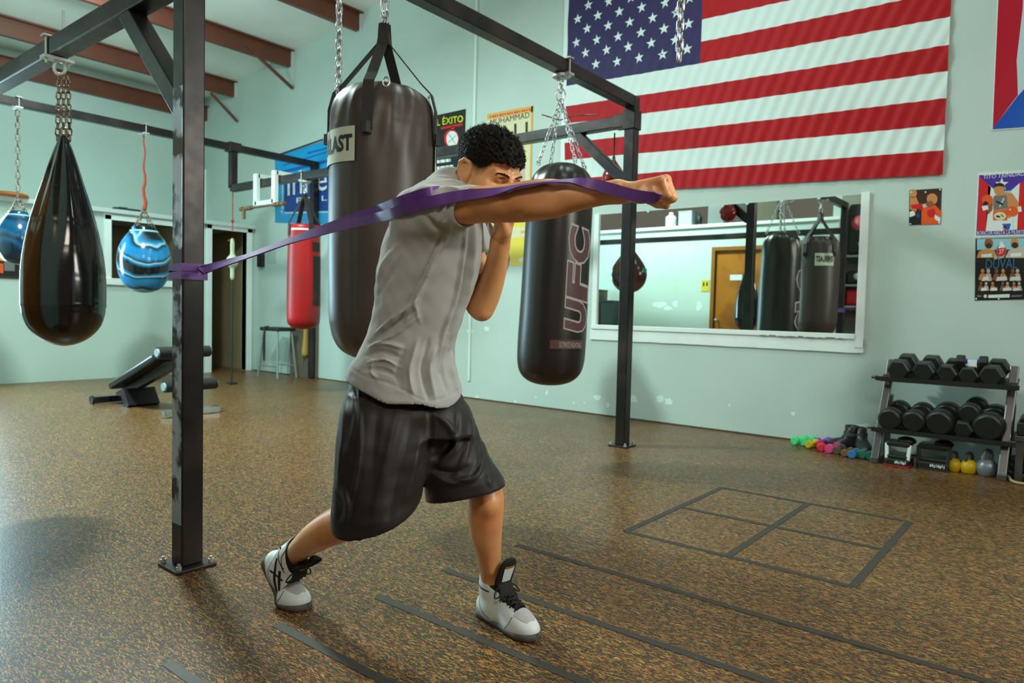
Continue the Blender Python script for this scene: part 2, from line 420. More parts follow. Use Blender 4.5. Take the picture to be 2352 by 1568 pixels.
# a cool highlight is painted on the narrow face of the near post
mb = MB(); mb.box((NX, NY-S/2-0.0004, 0.98), (S-0.012, 0.0012, 1.62)); part('painted_highlight', mb, M_post_highlight, p1, label='cool highlight painted onto the narrow face')
p2 = post('post', NX-0.045, FY, 0.012, TOPZ)
p3 = post('post', QX, 5.84, 0.004, YBZ+S/2)
BXX = NX-0.045/2
part('beam', MB().bar((NX, NY+S/2, TOPZ-S/2), (NX-0.045, FY-S/2, TOPZ-S/2), S, S), M_steel, rig, bevel=0.006)
part('beam', MB().bar((NX-S/2, NY, LBZ), (-9.6, NY, LBZ), S, S), M_steel, rig, bevel=0.006)
part('beam', MB().bar((NX-0.045-S/2, FY, RBZ), (QX, FY, RBZ), S, S), M_steel, rig, bevel=0.006)
part('beam', MB().bar((QX, 1.0, YBZ), (QX, 5.84-S/2, YBZ), S, S), M_steel, rig, bevel=0.006)
part('drop_post', MB().box((QX, FY, (YBZ+RBZ)/2), (S, S, YBZ-RBZ+S-0.09)).box((QX, FY, YBZ), (0.13, 0.16, S+0.03)), M_steel, rig, bevel=0.006)
part('brace', MB().bar((NX-0.02, NY, 1.72), (NX-0.50, NY, LBZ-0.02), S*0.9, S*0.9), M_steel, rig, bevel=0.005)
part('brace', MB().bar((NX-0.08, FY, 1.98), (NX-0.55, FY, RBZ-0.02), S*0.9, S*0.9), M_steel, rig, bevel=0.005)
part('sleeve', MB().box((NX-0.045, FY, RBZ), (S+0.02, S+0.02, S+0.06)).box((NX-0.12, FY, RBZ), (0.12, S+0.014, S+0.014)), M_steel, rig, bevel=0.005)
for x, y in ((NX, NY), (NX-0.045, FY)):
    pl = part('base_plate', MB().box((x, y, 0.006), (0.155, 0.155, 0.012)), M_steel, rig, bevel=0.003)
    for sx, sy in ((-1, -1), (1, -1), (-1, 1), (1, 1)):
        part('bolt', MB().cyl((x+sx*.062, y+sy*.062, 0.012), (x+sx*.062, y+sy*.062, 0.026), 0.011, n=6).cyl((x+sx*.062, y+sy*.062, 0.026), (x+sx*.062, y+sy*.062, 0.036), 0.006, n=8), M_clamp, pl)

# clamps that carry the bags; parts of each bag's hanging gear
def beam_clamp(mb, c, along, bz, plate=True):
    """saddle over a beam: c on the beam axis, along = 'x' or 'y' (beam direction)"""
    x, y = c; h = S/2+0.006
    u, v = ((0, 1) if along == 'x' else (1, 0))
    for s in (-1, 1):
        mb.cyl((x+u*h*s, y+v*h*s, bz-h-0.03), (x+u*h*s, y+v*h*s, bz+h+0.01), 0.006, n=8)
    mb.box((x, y, bz+h), (0.05+u*0.08, 0.05+v*0.08, 0.008))
    mb.box((x, y, bz-h-0.004), (0.06+u*0.07, 0.06+v*0.07, 0.014))
    return mb
def eye(mb, c, r=0.02, w=0.005, d=(1, 0, 0)):
    a = Vector(d).normalized(); z = Vector((0, 0, 1)); c = Vector(c)
    mb.tube([c+a*(r*math.cos(t))+z*(r*1.35*math.sin(t)) for t in (2*math.pi*k/14 for k in range(14))], w, 6, closed=True); return mb

M_vinyl = mat('black_gloss_vinyl', '0d0f0e', rough=0.14, spec=0.6, var=0.1, rvar=0.05)
M_leather = mat('black_leatherette', '463b35', rough=0.40, spec=0.5, var=0.12, vscale=5, bump=0.10, bscale=14)
M_web = mat('black_webbing', '2a2724', rough=0.6)
M_label = mat('woven_label_cream', 'cfd6c0', rough=0.6)
M_ink = mat('black_print', '1d1f1d', rough=0.6)

# ------- pear-shaped bag on the left, glossy vinyl with gores and seam rings
BD = 3.478
bx, by = -3.92, NY+0.026
prof_px = [(795, 2), (792, 22), (784, 45), (770, 67), (752, 84), (730, 94), (700, 99.5), (650, 100), (600, 97.5), (560, 91), (520, 82), (480, 70), (450, 60), (420, 49), (390, 39), (365, 30), (340, 20), (325, 13), (315, 8)]
def px_prof(prof, x, depth):
    k = math.cos(math.atan((x-1176)/FPX))      # wide-angle stretch away from the middle of the frame
    return [(max(0.001, r*depth/FPX*k), at(x, y, depth)[2]) for y, r in prof]
def smooth_prof(pr, n=60):
    hs = np.array([h for _, h in pr]); rs = np.array([r for r, _ in pr])
    t = np.concatenate([[0], np.cumsum(np.hypot(np.diff(hs), np.diff(rs)))]); tt = np.linspace(0, t[-1], n)
    # Catmull-Rom
    out = []
    for q in tt:
        i = min(max(np.searchsorted(t, q, 'right')-1, 0), len(t)-2)
        u = (q-t[i])/(t[i+1]-t[i]); a, b, c, d = max(i-1, 0), i, i+1, min(i+2, len(t)-1)
        f = lambda p: 0.5*((2*p[b])+(-p[a]+p[c])*u+(2*p[a]-5*p[b]+4*p[c]-p[d])*u*u+(-p[a]+3*p[b]-3*p[c]+p[d])*u**3)
        out.append((max(1e-3, f(rs)), f(hs)))
    return out
pear = thing('punching_bag', (bx, by, 0.775), 'glossy black teardrop punching bag on the rusty chain at left', 'punching bag')
pr = smooth_prof(px_prof(prof_px, 148, BD), 90)
seams = [at(148, y, BD)[2] for y in (432, 507, 571, 636, 706)]
def gore(t, h, r):
    zt = at(148, 640, BD)[2]; k = min(1, max(0, (h-zt)/0.75))
    g = 1-0.20*k*(1-abs(math.cos(4*t+0.4)))**0.6-0.012*(abs(math.cos(4*t+0.4)) < 0.1)
    for s in seams: g *= 1-0.018*math.exp(-((h-s)/0.004)**2)+0.012*math.exp(-((h-s-0.011)/0.006)**2)
    return r*g
body = part('bag_body', MB().lathe(pr, (bx, by, 0), 96, fn=gore), M_vinyl, pear)
for s in seams:
    r_ = float(np.interp(s, [h for _, h in pr], [r for r, _ in pr]))
    part('seam_piping', MB().tube([(bx+gore(t, s, r_)*math.cos(t)*1.004, by+gore(t, s, r_)*math.sin(t)*1.004, s) for t in np.linspace(0, 2*math.pi, 64, endpoint=False)], 0.0018, 5, closed=True), M_vinyl, body)
ztop = at(148, 312, BD)[2]; zhook = LBZ-0.115
mb = MB()
for s in (-1, 0, 1):
    chain_links(mb, [(bx+s*0.028, by+s*0.018, ztop-0.03), (bx+s*0.02, by+s*0.012, zhook)], 0.030, 0.0036)
eye(mb, (bx, by, ztop+0.005), 0.022, 0.005, (1, 0.6, 0))
part('chain', mb, M_chain_old, pear)
mb = beam_clamp(MB(), (bx, NY), 'x', LBZ); eye(mb, (bx, NY+0.01, LBZ-S/2-0.045), 0.024, 0.008, (0.6, 1, 0))
mb.cyl((bx, by, LBZ+0.04), (bx, by, LBZ+0.19), 0.006, n=8)
part('hanger', mb, M_clamp, pear)

# ------- big black bag hung on four straps, behind the boxer
ex, ey = -2.66, 2.27; ED = 3.41
ever = thing('punching_bag', (ex, ey, 0.74), 'big black leatherette bag on four straps behind the boxer, cream label near its top', 'punching bag')
prof = [(830, 5), (826, 40), (818, 66), (805, 88), (785, 103), (760, 112), (720, 118), (600, 120), (450, 121), (330, 121), (290, 119), (262, 115), (242, 108), (228, 98), (219, 88), (214, 78), (214, 60), (220, 30), (221, 6)]
prw = smooth_prof(px_prof(prof, 868, ED), 110)
ztp = max(h for _, h in prw)
def ewave(t, h, r):
    k = min(1, max(0, (h-(ztp-0.42))/0.3)); b = min(1, max(0, (0.92-h)/0.15))
    g = 1+k*0.018*math.sin(9*t+7*h)+k*0.012*math.sin(17*t-11*h)+b*0.01*math.sin(14*t)+0.004*math.sin(5*t+9*h)
    for s in (ztp-0.17, ztp-0.185, ztp-0.20, 0.90, 0.915): g *= 1-0.006*math.exp(-((h-s)/0.003)**2)
    for s in range(4): g *= 1-0.010*math.exp(-(((t-0.35-s*math.pi/2+math.pi) % (2*math.pi)-math.pi)/0.02)**2)
    return r*g
body = part('bag_body', MB().lathe(prw, (ex, ey, 0), 128, fn=ewave), M_leather, ever)
def face_dir(px): # horizontal angle on the bag seen at a column
    u = (px-868)/121.0; base = math.atan2(-ey, -ex)
    return base+math.asin(max(-0.99, min(0.99, u)))
rE = 121*ED/FPX
def on_cyl(cx, cy, R, ang, z): return (cx+R*math.cos(ang), cy+R*math.sin(ang), z)
def label_patch(mb, cx, cy, R, a0, a1, z0, z1, m=None, n=10, off=0.003):
    vs = []; 
    for k in range(n+1):
        a = a0+(a1-a0)*k/n
        vs += [on_cyl(cx, cy, R+off, a, z0), on_cyl(cx, cy, R+off, a, z1)]
    mb.add(vs, [(2*k, 2*k+2, 2*k+3, 2*k+1) for k in range(n)], m, True); return mb
def wrap_text(mb, txt, cx, cy, R, a0, a1, z0, z1, m=None, off=0.004, vert=False):
    vs, fs = text_polys(txt, 1.0, 0.0, 28); out = []
    for x, y in vs:
        if vert: x, y = 1-y, x
        out.append(on_cyl(cx, cy, R+off, a0+(a1-a0)*x, z0+(z1-z0)*y))
    mb.add(out, fs, m, False); return mb
zl0, zl1 = at(775, 392, ED)[2], at(775, 318, ED)[2]
for lab, aL, aR in (('label', face_dir(768)-0.95, face_dir(810)), ('label', face_dir(984), face_dir(984)+0.9)):
    mb = MB(); label_patch(mb, ex, ey, rE, aL, aR, zl0, zl1)
    lb = part('label', mb, M_label, body)
    mb = MB(); wrap_text(mb, 'EVERLAST', ex, ey, rE, aL+0.05, aR-0.05, zl0+0.045, zl1-0.035)
    for i in range(5):
        R = 0.03+0.011*i; ac = (aL*0.45+aR*0.55); zc = (zl0+zl1)/2
        for a0, a1 in ((2.2, 2.2+1.7), (0.55*math.pi, 0.9*math.pi)):
            vs = []
            for k in range(9):
                t = a0+(a1-a0)*k/8
                for q in (R, R+0.0035): vs.append(on_cyl(ex, ey, rE+0.0036, ac+q*1.25*math.cos(t)/rE, zc+q*math.sin(t)))
            mb.add(vs, [(2*k, 2*k+2, 2*k+3, 2*k+1) for k in range(8)])
    part('lettering', mb, M_ink, lb)
# straps: four webbing legs from the ring to the rim, front and right ones broad
ring = Vector(at(876, 62, ED)); ring = Vector((ex, ey, ring.z))
def strap(mb, pts, w, t, side):
    pts = [Vector(p) for p in pts]; sd = Vector(side).normalized(); rings = []
    for i, p in enumerate(pts):
        d = (pts[min(i+1, len(pts)-1)]-pts[max(i-1, 0)]).normalized(); n = d.cross(sd).normalized()
        rings.append([p+sd*w/2+n*t/2, p-sd*w/2+n*t/2, p-sd*w/2-n*t/2, p+sd*w/2-n*t/2])
    mb.ring(rings, None, False, True)
for ang, wid in ((math.atan2(-ey, -ex)-0.28, 0.05), (math.atan2(-ey, -ex)+1.25, 0.045), (math.atan2(-ey, -ex)-1.75, 0.045), (math.atan2(-ey, -ex)+2.7, 0.05)):
    d = Vector((math.cos(ang), math.sin(ang), 0)); sd = Vector((-d.y, d.x, 0)); rr = rE*0.80
    mb = MB(); pts = [ring+d*0.012, ring+d*0.03+Vector((0, 0, -0.10)), Vector((ex, ey, ztp+0.03))+d*rr*0.92, Vector((ex, ey, ztp-0.02))+d*rE*0.93, Vector((ex, ey, ztp-0.10))+d*(rE+0.004), Vector((ex, ey, ztp-0.24))+d*(rE+0.005)]
    strap(mb, pts, wid, 0.006, sd); part('strap', mb, M_web, ever)
    mb = MB()
    c = Vector((ex, ey, ztp-0.235))+d*(rE+0.008); mb.box(c, (0.03, 0.03, 0.05))
    a = Vector((ex, ey, ztp-0.02))+d*rE*0.80+sd*0.07
    part('buckle', mb, M_web, ever); part('ring', eye(MB(), a, 0.016, 0.004, sd), M_chain, ever)
mb = MB(); chain_links(mb, [ring+Vector((0, 0, -0.02)), (ex, ey, TOPZ-S-0.05)], 0.085, 0.006, width=0.5); eye(mb, ring, 0.016, 0.005)
part('chain', mb, M_chain, ever)
mb = beam_clamp(MB(), (ex+0.02, ey), 'y', TOPZ-S/2); eye(mb, (ex, ey, TOPZ-S-0.03), 0.02, 0.006); part('hanger', mb, M_clamp, ever)

# ------- black bag with silver block letters, on chains by the far post
ux, uy = -2.66, 3.735; UD = 4.553
ufc = thing('punching_bag', (ux, uy, 0.52), 'black bag with grey outlined vertical letters, hung on chains under the beam', 'punching bag')
prof = [(886, 4), (883, 30), (875, 52), (860, 68), (838, 76), (800, 78.5), (700, 78), (600, 77), (520, 76), (460, 75), (428, 72), (408, 66), (393, 54), (383, 38), (378, 22), (377, 5)]
pru = smooth_prof(px_prof(prof, 1272, UD), 90); zt = max(h for _, h in pru); zb = min(h for _, h in pru)
tilt = Vector(CR)*0.045
def lean(p):     # the bag hangs a little askew
    k = (zt-p[2])/(zt-zb); return (p[0]-tilt.x*(k-0.45), p[1]-tilt.y*(k-0.45), p[2])
def uwave(t, h, r):
    k = min(1, max(0, (h-(zt-0.3))/0.25))
    g = 1+k*0.03*math.sin(7*t+5*h)+k*0.02*math.sin(13*t-9*h)+0.005*math.sin(4*t+7*h)
    return r*g
mb = MB().lathe(pru, (ux, uy, 0), 96, fn=uwave); mb.v = [lean(p) for p in mb.v]
M_leather2 = mat('black_coated_canvas', '241f1d', rough=0.34, spec=0.55, var=0.1, bump=0.08, bscale=10)
body = part('bag_body', mb, M_leather2, ufc)
rU = 77*UD/FPX
ub = math.atan2(-uy, -ux)
def uang(px): return ub+math.asin(max(-0.99, min(0.99, (px-1272)/77.0)))
M_silver = mat('silver_print', 'b9b4b4', rough=0.5); M_mauve = mat('mauve_print', '5e3f41', rough=0.5)
def zz(y): return at(1300, y, UD)[2]
_hs = [h for _, h in pru]; _rs = [r for r, _ in pru]
def urad(an, h): return uwave(an % (2*math.pi), h, float(np.interp(h, _hs, _rs)))*1.002
def letters(off2, m, lift):
    """heavy capitals that read upwards along the bag"""
    mb = MB()
    for ch, y0, y1 in (('U', 757, 692), ('F', 686, 612), ('C', 606, 530)):
        vs, fs = text_polys(ch, 1.0, off2, 4, 10); out = []
        for x, y in vs:
            an = uang(1344-y*46); h_ = zz(y0)+(zz(y1)-zz(y0))*x+(y-0.5)*0.035; out.append(lean(on_cyl(ux, uy, urad(an, h_)+lift, an, h_)))
        mb.add(out, fs, m)
    return mb
part('lettering', letters(0.0, M_mauve, 0.0035), M_mauve, body, label='mauve heavy capitals'); part('letter_outline', letters(0.055, M_silver, 0.0018), M_silver, body, label='silver letter outline')
mb = MB(); label_patch(mb, ux, uy, rU*1.026, uang(1268), uang(1340), zz(798), zz(778)); mb.v = [lean(p) for p in mb.v]; part('stripe', mb, M_mauve, body)
mb = MB(); vs, fs = text_polys('ULTIMATE FIGHTING', cutx=16); mb.add([lean(on_cyl(ux, uy, rU*1.026+0.0045, uang(1288+x*48), zz(794)+(zz(782)-zz(794))*y-x*0.006)) for x, y in vs], fs)
part('small_lettering', mb, M_silver, body)
uh = Vector((ux, uy, at(1287, 215, UD)[2])); topc = Vector(lean((ux, uy, zt)))
mb = MB(); chain_links(mb, [(ux, uy, TOPZ-S-0.03), uh], 0.05, 0.005, width=0.55)
eye(mb, uh-Vector((0, 0, 0.02)), 0.03, 0.005, CR)
for k in range(4):
    t = ub+0.5+k*math.pi/2; e = topc+Vector((math.cos(t)*rU*0.78, math.sin(t)*rU*0.78, -0.01))
    chain_links(mb, [uh-Vector((0, 0, 0.05)), e], 0.036, 0.0035)
    eye(mb, e, 0.014, 0.003)
part('chain', mb, M_chain, ufc)
mb = MB()
for s in (1, -1):
    mb.tube([uh-Vector((0, 0, 0.18)), uh+Vector(CR)*s*0.10-Vector((0, 0, 0.15)), uh+Vector(CR)*s*(0.24 if s > 0 else 0.12)-Vector((0, 0, 0.145))], 0.004, 6)
part('spreader', mb, M_chain_old, ufc)
mb = beam_clamp(MB(), (ux+0.017, uy), 'y', TOPZ-S/2); eye(mb, (ux, uy, TOPZ-S-0.03), 0.02, 0.006); mb.cyl((ux, uy, TOPZ-S-0.02), (ux, uy, TOPZ-S-0.005), 0.055, n=20); part('hanger', mb, M_clamp, ufc)

# ------- two blue and black water bags under the rear beam
def swirl(name, a, b, c):
    m = bpy.data.materials.new(name); m.use_nodes = True; nt = m.node_tree; L = nt.links.new; N = nt.nodes.new
    bs = nt.nodes['Principled BSDF']; bs.inputs['Roughness'].default_value = 0.18; bs.inputs['Specular IOR Level'].default_value = 0.6
    tc = N('ShaderNodeTexCoord'); w = N('ShaderNodeTexWave'); w.inputs['Scale'].default_value = 0.75; w.inputs['Distortion'].default_value = 6; w.inputs['Detail'].default_value = 3; w.inputs['Detail Scale'].default_value = 1.3
    mp = N('ShaderNodeMapping'); mp.inputs['Rotation'].default_value = (0.4, 1.1, 0.3); L(tc.outputs['Object'], mp.inputs[0]); L(mp.outputs[0], w.inputs['Vector'])
    r = N('ShaderNodeValToRGB'); e = r.color_ramp.elements
    e[0].position, e[0].color = 0.12, (*lin(a), 1); e[1].position, e[1].color = 0.9, (*lin(b), 1)
    for p, q in ((0.35, b), (0.5, c), (0.62, a)):
        n = e.new(p); n.color = (*lin(q), 1)
    L(w.outputs['Fac'], r.inputs[0]); L(r.outputs[0], bs.inputs['Base Color']); return m
M_sw1 = swirl('marbled_blue_vinyl', '0d1518', '1f86c0', '9fd0d4'); M_sw2 = swirl('dark_blue_vinyl', '0b2a40', '10557e', '0d3a58')
M_cord = mat('orange_cord', 'a8442a', rough=0.7)
def water_bag(px, py, rpx, hook_px, hook_py, label, m, bx=QX, orange=True):
    c = on_x(px, py, bx); dep = (c-EYE)@CF; r = rpx*dep/FPX; hy = on_x(hook_px, hook_py, bx)[1]
    y = c[1]; z = c[2]
    t = thing('water_bag', (bx, y, z-r), label, 'punching bag', 'round water bags on the rear beam')
    pr = [(0.002, z-r*1.24), (r*0.35, z-r*1.19), (r*0.68, z-r*1.0), (r*0.92, z-r*0.58), (r, z-r*0.08), (r*0.97, z+r*0.3), (r*0.86, z+r*0.62), (r*0.70, z+r*0.88), (r*0.52, z+r*1.10), (r*0.44, z+r*1.2), (r*0.46, z+r*1.24), (r*0.3, z+r*1.32), (0.01, z+r*1.33)]
    pr = [(q*0.93, h) for q, h in pr]; part('bag_body', MB().lathe(smooth_prof(pr, 50), (bx, y, 0), 48), m, t)
    part('collar', MB().lathe([(r*0.50, z+r*1.04), (r*0.51, z+r*1.06), (r*0.49, z+r*1.13), (r*0.45, z+r*1.14)], (bx, y, 0), 32), mat('pale_blue_rim', '8fc6cc', rough=0.4), t)
    top = Vector((bx, y, z+r*1.95)); mb = MB()
    for k in range(4):
        a = k*math.pi/2+0.6; chain_links(mb, [Vector((bx+r*0.40*math.cos(a), y+r*0.40*math.sin(a), z+r*1.25)), top], 0.045, 0.004)
    part('chain', mb, M_chain_old, t)
    mb = MB(); bz = YBZ-S/2-0.03; pts = []
    for k in range(12):
        q = k/11; pts.append(top+(Vector((bx, y, bz))-top)*q+Vector((0.006*math.sin(k*2.1), 0.012*math.sin(k*1.7), 0)))
    mb.tube(pts, [0.016*(1-q/11)**2+0.009 for q in range(12)], 7); 
    if orange: part('cord', mb, M_cord, t)
    else: part('cord', chain_links(MB(), [top, (bx, y, bz)], 0.06, 0.005), M_chain_old, t)
    mb = beam_clamp(MB(), (bx, y), 'y', YBZ); part('hanger', mb, M_clamp, t)
    return t
water_bag(331, 598, 60, 340, 305, 'round marbled blue water bag on an orange cord, in front of the interior window', M_sw1)
water_bag(42, 548, 48, 62, 240, 'dark blue water bag at left, half hidden by the glossy teardrop bag', M_sw2, orange=False)

# ------- red bag on the rear rail, in front of the rear post
rc = on_y(698, 640, FY); rd = (rc-EYE)@CF
red = thing('punching_bag', (rc[0], FY, 0.745), 'slim red punching bag hanging near the blue banner', 'punching bag')
prof = [(756, 3), (753, 20), (746, 32), (730, 37), (640, 37.5), (560, 36), (525, 35), (518, 33), (516, 20), (517, 3)]
prr = smooth_prof([(r*rd/FPX, on_y(698, y, FY)[2]) for y, r in prof], 50)
M_red = mat('red_vinyl', 'b00f16', rough=0.4, spec=0.45, color2='8a2420', c2scale=2.4, c2pos=(0.45, 0.65))
body = part('bag_body', MB().lathe(prr, (rc[0], FY, 0), 48), M_red, red)
rR = 36*rd/FPX; zt = max(h for _, h in prr); rb = math.atan2(-FY, -rc[0])
mb = MB(); label_patch(mb, rc[0], FY, rR*0.985, rb-0.9, rb+0.9, zt-0.075, zt-0.055); part('white_band', mb, M_paintw, body)
mb = MB(); label_patch(mb, rc[0], FY, rR*1.03, rb+0.55, rb+1.25, 1.0, 1.55, n=6); label_patch(mb, rc[0], FY, rR*1.03, rb+0.5, rb+1.1, 1.6, 1.7, n=6); part('dark_print', mb, M_ink, body)
mb = MB()
rtop = Vector((rc[0], FY, zt+0.34))
for k in range(4):
    a = rb+0.4+k*math.pi/2; d = Vector((math.cos(a), math.sin(a), 0)); e = Vector((rc[0], FY, zt-0.13))+d*rR*1.02
    strap(mb, [rtop, Vector((rc[0], FY, zt+0.01))+d*rR, e], 0.05, 0.006, (-d.y, d.x, 0))
part('strap', mb, M_web, red)
mb = MB(); chain_links(mb, [rtop, (rc[0], FY, RBZ-S/2-0.03)], 0.05, 0.006); part('chain', mb, M_chain, red)
mb = beam_clamp(MB(), (rc[0], FY), 'x', RBZ); mb.cyl((rc[0], FY, RBZ-S/2-0.03), (rc[0], FY, RBZ-S/2-0.012), 0.06, n=16); part('hanger', mb, M_clamp, red)

# ------- small speed bags: red one by the far brace, brown one on the rail (mostly behind the boxer)
def speed_bag(x, y, z, r, m, label, hang_z, along, band=None):
    t = thing('speed_bag', (x, y, z-r), label, 'speed bag')
    pr = [(0.002, z-r), (r*0.5, z-r*0.87), (r*0.86, z-r*0.5), (r, z), (r*0.9, z+r*0.45), (r*0.66, z+r*0.85), (r*0.4, z+r*1.2), (r*0.2, z+r*1.5), (r*0.1, z+r*1.65)]
    def gr(tt, h, q): return q*(1-0.03*(abs(math.sin(3*tt)) < 0.06))
    part('bag_body', MB().lathe(smooth_prof(pr, 40), (x, y, 0), 48, fn=gr), m, t)
    if band:
        b0 = math.atan2(-y, -x); part('band', label_patch(MB(), x, y, r*0.965, b0-1.1, b0+1.1, z+r*0.16, z+r*0.36), band, t)
    mb = MB().cyl((x, y, z+r*1.6), (x, y, hang_z), 0.006, n=8); eye(mb, (x, y, z+r*1.7), 0.012, 0.003); part('cord', mb, M_web, t)
    return t
M_redl = mat('oxblood_leather', '8a1a1c', rough=0.22, spec=0.55); M_brown = mat('brown_leather', '4a2c28', rough=0.2, spec=0.55, color2='6b4438', c2scale=6)
rp = on_y(1392, 397, 4.78)
speed_bag(-2.87, 4.76, 2.05, 0.085, M_redl, 'small dark red speed bag behind the far brace, in front of the flag', 2.39, 'x')
speed_bag(-4.06, FY, 1.44, 0.205, M_brown, 'brown leather speed ball with a green band, behind the raised left arm', RBZ-S/2, 'x', mat('green_band', '1f8a66', rough=0.4))

# ------- double-end ball from the end of the rail to the floor
dx, dy = QX, FY
db = thing('double_end_bag', (dx, dy, 0), 'double-end ball strung on orange cord in front of the doorway', 'double-end bag')
zq = lambda y: on_y(556, y, FY)[2]
part('cord', MB().tube([(dx, dy, RBZ-S/2), (dx, dy, zq(500)), (dx, dy, zq(530))], 0.008, 6).ell((dx, dy, zq(505)), (.02, .02, .025)).tube([(dx-.05, dy-.03, zq(551)), (dx, dy, zq(547)), (dx+.04, dy, zq(549))], 0.008, 6), M_cord, db)
part('ball', MB().lathe(smooth_prof([(0.01, zq(642)), (0.024, zq(636)), (0.026, zq(616)), (0.06, zq(608)), (0.072, zq(600)), (0.06, zq(590)), (0.028, zq(582)), (0.026, zq(560)), (0.02, zq(548)), (0.005, zq(545))], 40), (dx, dy, 0), 24), mat('cream_rubber', 'c3cfb0', rough=0.45), db)
part('lower_cord', MB().tube([(dx, dy, zq(642)), (dx+0.01, dy-0.005, 0.8), (dx, dy, 0.012)], 0.011, 6).box((dx, dy, 0.012), (0.10, 0.10, 0.022)), M_web, db)

# ------- white brackets with a rod, clamped on the rail
bx0, bx1 = on_y(602, 440, FY)[0], on_y(644, 430, FY)[0]
br = thing('pull_up_bracket', ((bx0+bx1)/2, FY, 2.05), 'white square brackets carrying a wooden rod, clamped over the rear rail', 'bracket')
for x in (bx0, bx1):
    mb = MB(); y0, y1 = FY-S/2-0.03, FY+S/2+0.03
    mb.bar((x, y0, RBZ+0.075), (x, y1+0.1, RBZ+0.075), 0.07, 0.05); mb.bar((x, y0, RBZ+0.10), (x, y0, RBZ-0.27), 0.07, 0.05)
    part('bracket', mb, M_paintw, br, bevel=0.004)
zr = RBZ-0.27
part('cross_bar', MB().bar((bx0, FY-S/2-0.03, zr+0.02), (bx1, FY-S/2-0.03, zr+0.02), 0.05, 0.05), M_paintw, br)
mb = MB().cyl((bx0-0.32, FY-S/2-0.05, zr-0.02), (bx1+0.24, FY-S/2-0.05, zr-0.02), 0.014, n=10)
for x in (bx0-0.28, bx0-0.16, bx0-0.1, bx1+0.05, bx1+0.12, bx1+0.2): mb.cyl((x-0.03, FY-S/2-0.05, zr-0.02), (x+0.025, FY-S/2-0.05, zr-0.02), 0.026, n=10)
mb.cyl((bx0-0.24, FY-S/2-0.05, zr-0.02), (bx0-0.24, FY-S/2-0.05, zr-0.14), 0.022, n=8)
part('rod', mb, mat('worn_wood_rod', '6e5636', rough=0.6), br)

# ------- loose chains hanging free from the roof
def loose_chain(px0, py1, depth, label, pitch, wire, hook=False, dy=0.0):
    a = at(px0, py1, depth); zt = roof(a[0])-0.03
    t = chain_links(MB(), [(a[0], a[1], zt), (a[0], a[1], a[2]+ (0.03 if hook else 0))], pitch, wire)
    if hook: eye(t, (a[0], a[1], a[2]+0.01), 0.02, 0.005, CR)
    return tag(part('hanging_chain', t, M_chain), label, 'chain')
loose_chain(1560, 138, 2.9, 'bright steel chain hanging in front of the flag stars', 0.040, 0.0062)
loose_chain(777, 208, 3.75, 'pale steel chain hanging beside the big black bag', 0.046, 0.007, True)
# ================================================================== on the flag wall
def C(name, c, rough=0.5): return mat('print_'+name, c, rough=rough, spec=0.35)
class Sheet(MB):
    """a printed sheet flat on the flag wall; shapes are laid on it as printed layers"""
    base = 0.0045
    def P(s, x, y, lay): p = on_y(x, y, YW-s.base-0.0005*lay); return (p[0], p[1], p[2])
    def sheet(s, pts, m, t=0.003):
        q = [on_y(x, y, YW-0.0005) for x, y in pts]; f = [(p[0], p[1]-t+0.0005-0.0005, p[2]) for p in q]; b = [(p[0], YW-0.0005, p[2]) for p in q]; n = len(q)
        s.add(f+b, [tuple(range(n)), tuple(range(n, 2*n))[::-1]]+[(i, (i+1) % n, n+(i+1) % n, n+i) for i in range(n)], m)
    def poly(s, pts, m, lay=1): s.add([s.P(x, y, lay) for x, y in pts], [tuple(range(len(pts)))], m)
    def oval(s, cx, cy, rx, ry, m, lay=1, n=20, a0=0, rot=0):
        c, d = math.cos(rot), math.sin(rot)
        s.poly([(cx+rx*math.cos(t)*c-ry*math.sin(t)*d, cy+rx*math.cos(t)*d+ry*math.sin(t)*c) for t in (2*math.pi*k/n for k in range(n))], m, lay)
    def text(s, txt, bl, br, tl, m, lay=2):
        vs, fs = text_polys(txt)
        s.add([s.P(bl[0]+(br[0]-bl[0])*x+(tl[0]-bl[0])*y, bl[1]+(br[1]-bl[1])*x+(tl[1]-bl[1])*y, lay) for x, y in vs], fs, m)
    def line(s, a, b, w, m, lay=1):
        d = np.array([b[0]-a[0], b[1]-a[1]], float); n = np.array([-d[1], d[0]])/np.hypot(*d)*w/2
        s.poly([(a[0]+n[0], a[1]+n[1]), (b[0]+n[0], b[1]+n[1]), (b[0]-n[0], b[1]-n[1]), (a[0]-n[0], a[1]-n[1])], m, lay)
K = C('black', '171a18'); WH = C('white', 'dbe6e2'); RD = C('red', 'cf1a1c'); YL = C('yellow', 'd8dc10'); BL = C('blue', '1560b4'); CY = C('cyan', '10a0dc')
NV = C('navy', '1d3f86'); PU = C('violet', '46309a'); SK = C('skin', 'c98a50'); SK2 = C('skin_dark', '8e5832'); OR = C('orange', 'e2571e'); CRM = C('cream', 'd8d3a8'); GOLD = C('gold', 'd9a850'); GR = C('grey', '6d7272'); BR = C('brown', '3b2517'); TEAL = C('sky', '8fc4d0'); DB = C('steel_blue', '3d6f92'); MUS = C('mustard', 'e2cf42'); PK = C('pale', 'c5b5a5')

